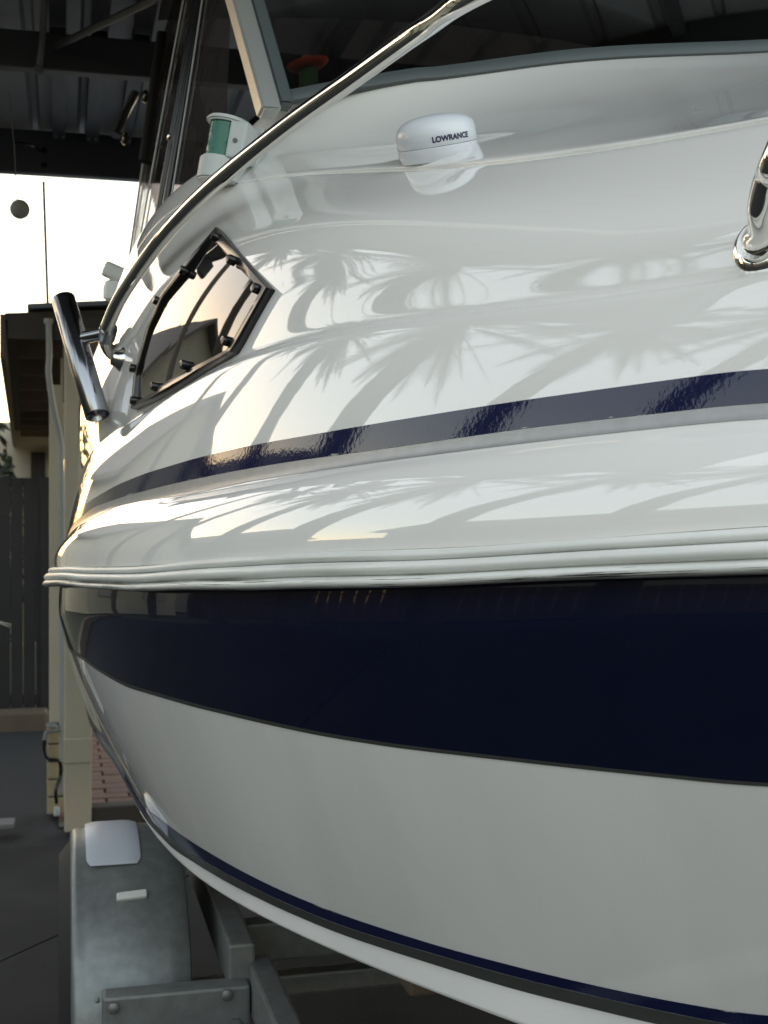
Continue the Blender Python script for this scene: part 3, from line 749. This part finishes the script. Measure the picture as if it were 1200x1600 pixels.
for i in range(nu):
    a = R(64)+R(42)*i/(nu-1)
    for j in range(nvv):
        f = j/(nvv-1); x = .043+.107*f; x = .0965+(x-.0965)*(1-.16*max(0, 1-i/4)**2); e = 1 if (0 < j < nvv-1 and 0 < i < nu-1) else 0
        V.append(on_guard(x, a, .0062+.0035*e+(.0012 if (i % 3 == 0 and a > R(74) and 1 < j < nvv-2) else 0)*e))
for i in range(nu-1):
    for j in range(nvv-1): F.append((i*nvv+j, i*nvv+j+1, (i+1)*nvv+j+1, (i+1)*nvv+j))
gk.append(smooth_angle(meshobj('step_pad', V, F, M['pad'], None), 25))
rc = on_guard(.128, R(51), .006); nn = Vector((0, -math.cos(R(51)), math.sin(R(51))))
gk.append(orient_box('reflector', rc, (Vector((1, .0, .06)).normalized(), nn.cross(Vector((1, 0, 0))).normalized(), nn), (.058, .017, .010), M['refl'], .003))
nest(guard, gk)
tyre = lathe('tyre', [(.19, -.09), (.27, -.098), (.30, -.075), (.305, -.03), (.305, .03), (.30, .075), (.27, .098), (.19, .09)], (.088, WY, WZ+.03), (1, 0, 0), M['tyre'], None, 48)
rim = lathe('rim', [(.02, -.05), (.10, -.06), (.17, -.045), (.189, -.088), (.189, .088), (.17, .06), (.02, .05)], (.088, WY, WZ+.03), (1, 0, 0), M['galvd'], None, 32)
nest(tyre, [rim]); tp.append(tyre)
for nm, c, s, mt in (
    ('chassis_rail', (.353, .9, .425), (.045, 2.98, .09), 'galvd'),
    ('chassis_rail', (.318, 3.4, .462), (.05, 2.1, .085), 'galvd'),
    ('chassis_rail', (2*XC-.353, .9, .425), (.045, 2.98, .09), 'galvd'),
    ('chassis_rail', (2*XC-.318, 3.4, .462), (.05, 2.1, .085), 'galvd'),
    ('mudguard_bracket', (.197, 2.335, .405), (.262, .05, .075), 'galvd'),
    ('crossmember', (XC, 2.62, .42), (1.62, .05, .08), 'galvd'),
    ('crossmember', (XC, 1.2, .36), (1.58, .05, .08), 'galvd'),
    ('axle', (XC, WY, WZ), (2*(XC-.21), .045, .045), 'galvd'),
    ('bunk', (.62, 3.2, .50), (.1, 2.2, .05), 'brown'),
    ('bunk', (2*XC-.62, 3.2, .50), (.1, 2.2, .05), 'brown')):
    o = box(nm, c, s, M[mt], None, bev=.006); o.data.polygons.foreach_set('use_smooth', [False]*len(o.data.polygons)); tp.append(o)
tp.append(tube('brake_cable', smooth_path([(.40, 2.35, .38), (.45, 2.1, .36), (.55, 1.8, .34), (.6, 1.3, .35)], 8), .005, M['black'], None, 8))
bl = [lathe('bolt', [(.012, 0), (.012, .008)], (.30, 2.309, .375), (0, -1, 0), M['bolt'], None, 6)]
bl += [lathe('bolt', [(.011, 0), (.011, .007), (.006, .010)], (x_, 2.309, z_), (0, -1, 0), M['bolt'], None, 6) for x_, z_ in ((.085, .425), (.085, .385), (.285, .43))]
nest(tp[6], bl)
nest(guard, [lathe('rivet', [(.005, 0), (.0045, .002), (.002, .003)], on_guard(x_, R(20), .001), (0, -math.cos(R(20)), math.sin(R(20))), M['bolt'], None, 10) for x_ in (.06, .195)])
group_thing('boat_trailer', (XC, 2.5, 0), 'galvanised boat trailer under the hull with mudguard, pale step pad and reflector', 'trailer', tp)

# ------------------------------------------------------------------ ground
def flat(name, poly, z, material, kind='structure', label=None, parent=None):
    o = meshobj(name, [(x, y, z) for x, y in poly], [tuple(range(len(poly)))], material, parent)
    if kind: o['kind'] = kind
    if label: o['label'] = label
    return o
flat('ground', [(-200, -200), (200, -200), (200, 200), (-200, 200)], -.06, M['soil'])
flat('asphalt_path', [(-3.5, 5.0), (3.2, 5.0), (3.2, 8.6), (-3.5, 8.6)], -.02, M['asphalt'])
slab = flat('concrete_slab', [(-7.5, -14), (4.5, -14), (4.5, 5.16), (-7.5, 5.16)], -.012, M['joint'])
j0, j1 = np.array([-.18, 3.86]), np.array([0, 4.08]); jd = (j1-j0)/np.linalg.norm(j1-j0); jn = np.array([-jd[1], jd[0]])
def cutpoly(poly, p, n):
    out = []
    for i in range(len(poly)):
        a, b = np.array(poly[i], float), np.array(poly[(i+1) % len(poly)], float); da, db = (a-p)@n, (b-p)@n
        if da >= 0: out.append(a)
        if da*db < 0: out.append(a+(b-a)*da/(da-db))
    return [tuple(q) for q in out]
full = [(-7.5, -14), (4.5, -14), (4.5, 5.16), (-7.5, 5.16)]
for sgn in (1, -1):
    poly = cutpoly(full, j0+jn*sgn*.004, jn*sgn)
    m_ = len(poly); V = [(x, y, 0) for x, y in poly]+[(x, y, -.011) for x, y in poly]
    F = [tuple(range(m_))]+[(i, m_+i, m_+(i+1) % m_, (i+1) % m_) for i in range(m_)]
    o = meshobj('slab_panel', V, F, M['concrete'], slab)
# red brick paving beyond the slab
pav = flat('brick_paving', [(-.02, 5.5), (2.2, 5.5), (2.2, 8.3), (-.02, 8.3)], -.012, M['joint'])
pm = None; k = 0
for r_ in range(26):
    for c_ in range(-1, 4):
        if c_ < 0 and not r_ % 2: continue
        cx = .185+.21*c_+(.105 if r_ % 2 else 0); cy = 5.56+.105*r_
        if pm is None:
            o = box('brick', (0, 0, 0), (.2, .096, .05), M['paver'], None, bev=.006); pm = o.data; ob = o
        else: ob = bpy.data.objects.new('brick', pm); COL.objects.link(ob)
        ob.location = (cx, cy, -.020+random.uniform(-.002, .002)); ob.rotation_euler = (0, 0, random.uniform(-.012, .012)); ob.parent = pav
tag(box('timber_sleeper', (.9, 5.42, .035), (1.7, .09, .11), M['dark'], None, bev=.006), 'dark timber sleeper edging the red brick paving behind the mudguard', 'sleeper')
tag(box('garden_kerb', (-1.6, 8.1, .03), (3.0, .22, .12), M['brown'], None, bev=.01), 'low brown masonry edging below the charcoal gate', 'edging')
lid = box('pit_lid', atY(5, 1287, 5.42)*1.0+Vector((-.03, 0, 0)), (.15, .12, .02), M['concrete'], None, bev=.006)
lid.data.materials[0] = M['pipe2']; lid.location.z += 0; tag(lid, 'small light grey block lying on the dark asphalt strip', 'block')

# ------------------------------------------------------------------ carport
cpp = []
ROOFZ = 2.985; RX0, RX1, RY0, RY1 = -1.16, 3.54, 1.25, 6.1
RXE = RX0
def purlin(y, zb, h, wd=.06):
    x0 = RXE if y > 4.8 else RX0
    return box('roof_beam', ((x0+RX1)/2, y, zb+h/2), (RX1-x0, wd, h), M['beam'], None, bev=.006)
cpp += [purlin(5.84, 2.785, .19), purlin(4.48, 2.79, .125), purlin(3.1, 2.79, .125), purlin(1.32, 2.785, .19)]
for xx in (.93, 2.2, 3.3):
    cpp.append(box('rafter', (xx, (RY0+RY1)/2, 2.945), (.05, RY1-RY0-.2, .05), M['beam'], None))
x = RXE; 
while x < RX1-.01:
    V = []; prof = [(0, 0), (.015, .0), (.028, .028), (.05, .028), (.063, 0), (.20, 0)]
    for y in (RY0 if x > RX0-.01 else 4.95, RY1):
        for (a, h) in prof: V.append((x+a, y, ROOFZ+h))
    F = [(i, i+1, 6+i+1, 6+i) for i in range(5)]
    cpp.append(meshobj('roof_sheet', V, F, M['roofs'], None)); x += .20
x = RX0+.04
for xx, yy in ((-.02, 5.0), (.12, 5.0), (.26, 5.0)):
    cpp.append(box('roof_rib', (xx, 5.16, 2.955), (.055, 1.28, .05), M['beam'], None))
    cpp.append(box('roof_rib', (xx+.0, 3.79, 2.955), (.055, 1.30, .05), M['beam'], None))
    for yy2 in (5.72, 4.60):
        for q in (-.016, .016):
            cpp.append(lathe('bolt', [(.009, 0), (.009, .008), (.005, .012)], (xx+q, yy2, 2.93), (0, 0, -1), M['bolt'], None, 8))
cpp.append(tube('roof_brace', [atY(88, 72, 4.42), atY(255, -8, 3.6)], .012, M['beam'], None, 8))
cpp.append(tube('conduit', [atY(61, 108, 4.42), atY(66, 60, 4.40), atY(70, -20, 4.2)], .011, M['galvd'], None, 8))
cpp.append(lathe('conduit_clip', [(.014, 0), (.018, .006), (.012, .012)], atY(60, 110, 4.41), (0, -1, 0), M['galvd'], None, 12))
for px, py in ((69, 235), (69, 258)):
    cpp.append(lathe('beam_bolt', [(.013, 0), (.013, .006), (.008, .012)], atY(px, py, 5.81), (0, -1, 0), M['black'], None, 10))
cpp.append(tube('roof_cable', smooth_path([atY(20, 222, 5.6), atY(48, 226, 5.6), atY(63, 236, 5.75)], 6), .006, M['black'], None, 6))
for xx, yy in ((3.3, 5.84), (3.3, 1.32), (-.36, 14.0)):
    if yy < 10: cpp.append(box('carport_post', (xx, yy, 1.40), (.09, .09, 2.78), M['cream'], None, bev=.005))
group_thing('carport', (1.5, 3.5, 0), 'dark open carport with steel beams and ribbed sheet roof over the boat', 'carport', cpp)
# hanging ball
bp_ = atY(31, 327, 4.75)
s0 = atY(14, 142, 4.55); s1 = bp_+Vector((-.01, 0, .034))
hb = [tube('string', [s0, s0.lerp(s1, .5)+Vector((.004, 0, 0)), s1], .0022, M['string'], None, 6), 
      lathe('ball', [(.001, -.035)]+[(.035*math.cos(R(a)), .035*math.sin(R(a))) for a in range(-75, 90, 15)]+[(.001, .035)], bp_, (0, 0, 1), M['ball'], None, 24, 80)]
group_thing('hanging_ball', bp_, 'grey ball hanging on a string from the carport roof', 'ball', hb)
tag(tube('guy_cord', [atY(68, 284, 5.80), atY(72, 400, 5.74), atY(76, 520, 5.66)], .006, M['cord'], None, 8), 'thin green cord stretched between the carport beam and the downpipe', 'cord')

# ------------------------------------------------------------------ veranda house at left
hp = []
Y0, Y1 = 5.66, 13.5
za = 2.115
def roof_quad(name, pts, th, mt):
    V = list(pts)+[(p[0], p[1], p[2]+th) for p in pts]
    return meshobj(name, V, [(3, 2, 1, 0), (4, 5, 6, 7), (0, 1, 5, 4), (1, 2, 6, 5), (2, 3, 7, 6), (3, 0, 4, 7)], M[mt], None)
xl0, xl1 = -.243, -.48
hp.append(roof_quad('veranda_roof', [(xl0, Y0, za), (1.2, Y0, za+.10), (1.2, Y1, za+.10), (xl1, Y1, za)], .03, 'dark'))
hp.append(roof_quad('roof_sheet', [(-.15, Y0-.05, za+.045), (1.2, Y0-.05, za+.16), (1.2, Y1, za+.16), (-.25, Y1, za+.045)], .02, 'slate'))
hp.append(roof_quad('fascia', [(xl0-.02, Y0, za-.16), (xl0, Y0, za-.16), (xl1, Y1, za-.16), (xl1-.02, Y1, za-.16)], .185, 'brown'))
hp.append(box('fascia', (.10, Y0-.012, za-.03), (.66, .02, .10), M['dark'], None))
for k in range(9):
    yy = Y0+.45+k*.8; f = (yy-Y0)/(Y1-Y0); xl = xl0+(xl1-xl0)*f
    hp.append(box('rafter', ((xl+.1)/2+.03, yy, za-.055), (.1-xl-.05, .045, .10), M['brown'], None))
hp.append(box('veranda_beam', (.02, (Y0+Y1)/2+.1, za-.20), (.07, Y1-Y0-.4, .16), M['cream'], None))
# arched valance bracket
V, F = [], []
for k in range(13):
    a = math.pi/2*k/12; y = 6.4+4.6*(1-math.cos(a)); 
    zt = za-.26; zb_ = zt-.10-.42*(math.sin(a)**2)*1.0
    for x in (-.055, -.030): V += [(x-.02*k/12, y, zt), (x-.02*k/12, y, zb_)]
for k in range(12):
    b = k*4
    F += [(b, b+4, b+5, b+1), (b+2, b+3, b+7, b+6), (b+1, b+5, b+7, b+3)]
hp.append(meshobj('valance', V, F, M['cream'], None))
hp.append(box('veranda_post', (.055, 5.40, .985), (.108, .108, 1.97), M['cream'], None, bev=.008))
hp.append(box('post_base_plate', (.055, 5.345, .33), (.112, .012, .10), M['cream'], None, bev=.004))
hp.append(box('post_bracket', (.070, 5.41, 1.90), (.15, .07, .30), M['brown'], None, bev=.004))
pier = box('brick_pier', (-.035, 5.74, .19), (.065, .10, .38), M['joint'], None)
kids = []; bm_ = None
for c_ in range(5):
    if bm_ is None:
        o = box('brick', (0, 0, 0), (.072, .112, .068), M['creamb'], None, bev=.004); bm_ = o.data
    else: o = bpy.data.objects.new('brick', bm_); COL.objects.link(o)
    o.location = (-.035, 5.74, .036+.076*c_); kids.append(o)
hp.append(pier)
hp.append(box('veranda_post', (-.032, 5.74, 1.12), (.06, .06, 1.46), M['cream'], None, bev=.005))
hp.append(tube('downpipe', smooth_path([atY(76, 500, 5.62), atY(77, 555, 5.62), atY(76, 585, 5.62), atY(84, 640, 5.64), atY(94, 685, 5.66), atY(95, 720, 5.66), atY(96, 800, 5.66), atY(97, 1000, 5.66), atY(97, 1240, 5.66)], 5), .013, M['pipe'], None, 12))
hp.append(lathe('pipe_bracket', [(.02, -.01), (.02, .01)], atY(76, 502, 5.62), (0, 0, 1), M['pipe'], None, 12))
hp.append(lathe('pipe_bracket', [(.017, -.008), (.017, .008)], atY(95, 800, 5.66), (0, 0, 1), M['pipe'], None, 12))
# walls behind
hp.append(box('wall', (1.0, 9.6, 1.2), (1.5, .12, 2.4), M['cream'], None))
hp.append(box('wall', (-.36, 13.4, 1.1), (.55, .1, 2.2), M['cream'], None))
hp.append(box('door', (-.25, 13.30, .95), (.14, .06, 1.9), M['gate'], None))
house = group_thing('veranda_house', (0, 6, 0), 'cream house veranda with dark raftered eave, square posts and grey downpipe', 'house', hp)
nest(pier, kids)

# garden tap with hose on the brick pier
tpv = atY(83, 1142, 5.62)
gt = [tube('tap_body', [tpv+Vector((.03, .04, 0)), tpv, tpv+Vector((-.03, -.01, -.004)), tpv+Vector((-.035, -.012, -.035))], .009, M['galvd'], None, 10),
      lathe('tap_handle', [(.022, 0), (.024, .005), (.02, .01)], tpv+Vector((-.006, 0, .02)), (.1, -.3, 1), M['galvd'], None, 12),
      tube('hose', smooth_path([tpv+Vector((-.035, -.012, -.035)), tpv+Vector((-.036, -.012, -.07)), tpv+Vector((-.02, -.01, -.115)), tpv+Vector((.025, .0, -.13)), tpv+Vector((.03, .02, -.19)), tpv+Vector((.012, .0, -.25)), tpv+Vector((.014, .0, -.31))], 7), .0075, M['black'], None, 10),
      lathe('hose_fitting', [(.012, 0), (.014, .02), (.011, .035)], tpv+Vector((.014, 0, -.36)), (0, 0, 1), M['grey_pl'], None, 12)]
group_thing('garden_tap', tpv, 'weathered garden tap with black hose beside the cream posts', 'tap', gt)

# gate
gp = []
GY = 8.35; gx0, gx1 = -.62, -.095; gz0, gz1 = .06, 1.515
for z in (gz0+.06, .76, gz1-.03): gp.append(box('gate_rail', ((gx0+gx1)/2, GY+.03, z), (gx1-gx0, .03, .06), M['gate'], None))
x = gx0; 
while x < gx1-.06:
    gp.append(box('slat', (x+.032, GY, (gz0+gz1)/2), (.0725, .016, gz1-gz0), M['gate'], None, bev=.002)); x += .0755 if int((x-gx0)/.0755) % 1 == 0 else .08
gp.append(box('gate_stile', (gx1-.02, GY, (gz0+gz1)/2), (.055, .05, gz1-gz0+.01), M['gate'], None, bev=.004))
group_thing('slatted_gate', (-.36, GY, 0), 'charcoal vertical slat gate between the veranda and the garden', 'gate', gp)

# strappy plant at the left edge of the frame
pp = []; pc = Vector((-.62, 6.6, 0))
pp.append(lathe('pot', [(.09, 0), (.13, .26), (.14, .28), (.125, .28), (.12, .25)], pc, (0, 0, 1), M['grey_pl'], None, 24))
for k in range(16):
    a = random.uniform(0, 6.28) if k > 5 else random.uniform(-.5, .4)
    ln = random.uniform(.25, .38); V, F = [], []; d = Vector((math.cos(a), math.sin(a), 0)); s_ = Vector((-d.y, d.x, 0))
    for i in range(8):
        t = i/7; p = pc+d*(ln*t)+Vector((0, 0, .27+random.uniform(.0, .01)+(.62+.05*k % .3)*t*(1-.52*t*t)+.12*t)); wd = .012*(1-t)**.6+.001
        V += [p-s_*wd, p+s_*wd+Vector((0, 0, .004))]
    F = [(2*i, 2*i+1, 2*i+3, 2*i+2) for i in range(7)]
    pp.append(meshobj('strap_leaf', V, F, M['blade'], None, smooth=True))
group_thing('potted_strap_plant', pc, 'potted plant with pale strap leaves arching in front of the charcoal gate', 'plant', pp)

# ------------------------------------------------------------------ planting and neighbours
def leaf_cloud(name, c, r, n, material, parent=None, size=.09, seed=1):
    rnd = random.Random(seed); V, F = [], []
    for _ in range(n):
        d = Vector((rnd.gauss(0, 1), rnd.gauss(0, 1), rnd.gauss(0, 1))).normalized(); q = rnd.random()**.4
        lump = 1+.28*math.sin(d.x*5+seed)*math.cos(d.y*4+d.z*6)
        p = Vector(c)+Vector((d.x*r[0], d.y*r[1], d.z*r[2]))*q*lump
        a = Vector((rnd.gauss(0, 1), rnd.gauss(0, 1), rnd.gauss(0, 1))).normalized(); b = a.orthogonal().normalized(); s = size*rnd.uniform(.6, 1.4)
        k = len(V); V += [p-a*s, p+b*s*.4, p+a*s, p-b*s*.4]; F.append((k, k+1, k+2, k+3))
    return meshobj(name, V, F, material, parent)
def bush(loc, r, n, label, seed, size=.05, group=None):
    st_ = tube('stem', [Vector(loc), Vector(loc)+Vector((0, 0, r[2]))], [.04, .015], M['bark'], None, 8)
    f = leaf_cloud('foliage', (loc[0], loc[1], loc[2]+r[2]*1.05), r, n, M['leaf'], None, size, seed)
    return group_thing('garden_shrub', loc, label, 'shrub', [st_, f], group)
bush((-.62, 10.2, 0), (.34, .5, .98), 2600, 'dark leafy shrub rising behind the charcoal gate under the eave', 3)

def palm(D, az0, el0, az1, el1, label, seed, nf=34, fl=1.5, tr=.16):
    rnd = random.Random(seed); o = Vector((.35, 1.45, 1.42))
    a = o+Vector((math.sin(R(az0)), math.cos(R(az0)), math.tan(R(el0))))*D; b_ = o+Vector((math.sin(R(az1)), math.cos(R(az1)), math.tan(R(el1))))*D
    g_ = a+(a-b_)*(a.z/(b_.z-a.z)); base = Vector(((g_.x+a.x)/2, (g_.y+a.y)/2, 0))
    path = smooth_path([base, a, a.lerp(b_, .5)+Vector((.05, -.06, 0)), b_], 6); n_p = len(path)
    tk = tube('trunk', path, [tr*(1.2-.35*i/n_p)*(1.0+.06*(i % 2)) for i in range(n_p)], M['bark'], None, 12)
    topp = path[-1]; V, F = [], []
    for k in range(nf):
        az = rnd.uniform(0, 6.28); el = rnd.uniform(-1.1, 1.35); L_ = fl*rnd.uniform(.7, 1.15)
        d = Vector((math.cos(az)*math.cos(el), math.sin(az)*math.cos(el), math.sin(el)))
        n = 26; pts = []
        for i in range(n+1):
            t = i/n; pts.append(topp+d*(L_*t)+Vector((0, 0, -L_*.5*t*t*(1 if el > -.3 else .4))))
        for i in range(n):
            p, q = pts[i], pts[i+1]; tn = (q-p).normalized(); s = tn.cross(Vector((0, 0, 1)))
            if s.length < .1: s = tn.orthogonal()
            s.normalize(); wv = .010*(1-i/n)+.004
            kk = len(V); V += [p-s*wv, p+s*wv, q+s*wv, q-s*wv]; F.append((kk, kk+1, kk+2, kk+3))
            if i > 2:
                ll = .40*fl/2*math.sin(math.pi*min(1, (i/n)*.85+.15))*rnd.uniform(.8, 1.1)
                for sg in (-1, 1):
                    for q_ in (0, .33, .66):
                        pp_ = p.lerp(q, q_); e = (s*sg*.75+tn*.7+Vector((0, 0, -.5*rnd.random()))).normalized()*ll*rnd.uniform(.8, 1.2); w_ = tn*.009
                        kk = len(V); V += [pp_-w_, pp_+w_, pp_+e]; F.append((kk, kk+1, kk+2))
    cr = meshobj('crown', V, F, M['frond'], None)
    return group_thing('palm_tree', base, label, 'palm tree', [tk, cr], 'palms reflected in the boat side')
palm(6.6, -50, 15, -49, 32, 'palm tree with a slim trunk, nearest the gabled house', 1, tr=.15, fl=1.35, nf=56)
palm(5.3, -62, 16, -63, 38, 'tall palm tree with a thick trunk, second from the gabled house', 2, tr=.18, fl=1.75, nf=56)
palm(5.8, -79, 18, -82, 41, 'palm tree beside the driveway slab, third from the gabled house', 5, tr=.18, fl=1.8, nf=56)
palm(6.2, -97, 20, -101, 42, 'palm tree nearest the street end of the side fence', 7, tr=.18, fl=1.8, nf=56)
palm(8.0, -39, 12, -38, 30, 'thin young palm tree standing before the gabled house', 11, tr=.11, fl=1.0, nf=40)
_b = Vector((.2+7.2*math.sin(R(-31)), 1.8+7.2*math.cos(R(-31)), 0))
group_thing('power_pole', _b, 'slim dark power pole with a short crossarm before the gabled house', 'pole', [tube('pole', [_b, _b+Vector((.04, 0, 6.4))], [.10, .075], M['brown'], None, 10), box('crossarm', tuple(_b+Vector((.04, -.1, 5.9))), (1.3, .09, .1), M['brown'], None)])
# side fence
fp = []
V, F = [], []
fp.append(box('fence_rail', (-7.6, 1.0, 1.5), (.04, 16, .08), M['brown'], None)); fp.append(box('fence_rail', (-7.6, 1.0, .5), (.04, 16, .08), M['brown'], None))
pm = None
for i in range(64):
    if pm is None: o = box('paling', (0, 0, 0), (.02, .235, 1.75), M['brown'], None); pm = o.data
    else: o = bpy.data.objects.new('paling', pm); COL.objects.link(o)
    o.location = (-7.57+random.uniform(-.004, .004), -6.9+.25*i, .875+random.uniform(-.01, .01)); fp.append(o)
group_thing('paling_fence', (-7.6, 1, 0), 'brown timber paling fence along the left side of the driveway', 'fence', fp)
def gable_house(loc, sz, rz):
    a, b, h, hr = sz
    V = [(-a/2, -b/2, 0), (a/2, -b/2, 0), (a/2, b/2, 0), (-a/2, b/2, 0), (-a/2, -b/2, h), (a/2, -b/2, h), (a/2, b/2, h), (-a/2, b/2, h), (0, -b/2, h+hr), (0, b/2, h+hr)]
    wl = meshobj('wall', V, [(0, 1, 5, 8, 4), (2, 3, 7, 9, 6), (1, 2, 6, 5), (3, 0, 4, 7)], M['cream'], None)
    o = .35; rs = []
    for sg in (-1, 1):
        k = hr/(a/2); e = (sg*(a/2+o), h-o*k)
        P = [(e[0], -b/2-o, e[1]), (0, -b/2-o, h+hr), (0, b/2+o, h+hr), (e[0], b/2+o, e[1])]
        P = [(x, y, z+.02) for x, y, z in P]+[(x, y, z+.14) for x, y, z in P]
        rs.append(meshobj('roof', P, [(0, 1, 2, 3), (4, 5, 6, 7), (0, 1, 5, 4), (1, 2, 6, 5), (2, 3, 7, 6), (3, 0, 4, 7)], M['rooftile'], None))
    wn = [box('window', (x, -b/2-.02, 1.5), (1.1, .05, 1.2), M['wallp'], None) for x in (-a/4, a/4)]
    t = empty('gable_house', loc); tag(t, 'cream gabled house with dark tiled roof left of the charcoal gate', 'house'); t.rotation_euler = (0, 0, rz)
    for o_ in [wl]+rs+wn: o_.parent = t
gable_house((-5.1, 12.4, 0), (5.0, 5.5, 2.6, 1.9), R(-6))
def far_house(loc, sz, hr, rz, label):
    x, y, z = 0, 0, 0; a, b, h = sz
    wl = box('wall', (0, 0, h/2), (a, b, h), M['wallp'], None)
    V = [(-a/2-.4, -b/2-.4, h), (a/2+.4, -b/2-.4, h), (a/2+.4, b/2+.4, h), (-a/2-.4, b/2+.4, h), (-a/2-.4, 0, h+hr), (a/2+.4, 0, h+hr)]
    rf = meshobj('roof', V, [(0, 1, 5, 4), (2, 3, 4, 5), (0, 4, 3), (1, 2, 5), (3, 2, 1, 0)], M['rooftile'], None)
    t = empty('neighbour_house', loc); tag(t, label, 'house'); t.rotation_euler = (0, 0, rz); wl.parent = t; rf.parent = t
    return t
far_house((-14, 15, 0), (9, 7, 2.7), 2.0, R(90), 'pale neighbour house with a dark tiled gable beyond the paling fence')
far_house((-15, 0, 0), (10, 8, 2.7), 1.8, R(90), 'wide pale neighbour house with a low tiled roof beside the fence')
far_house((-4, -26, 0), (12, 8, 2.7), 2.0, 0, 'pale house with a tiled roof across the street')
for i, (x, y, h) in enumerate(((6, -30, 5), (12, -24, 4), (-14, -22, 5), (16, -12, 4.5))):
    tk = tube('trunk', [(x, y, 0), (x+.1, y, h*.6)], [.2, .1], M['bark'], None, 8)
    f = leaf_cloud('crown', (x, y, h*.75), (2.2, 2.2, h*.35), 2500, M['leaf'], None, .2, 20+i)
    group_thing('street_tree', (x, y, 0), ['round street tree across the road beside the pale house', 'small street tree right of the round one', 'street tree at the far left corner', 'bushy tree beyond the carport side'][i], 'tree', [tk, f])
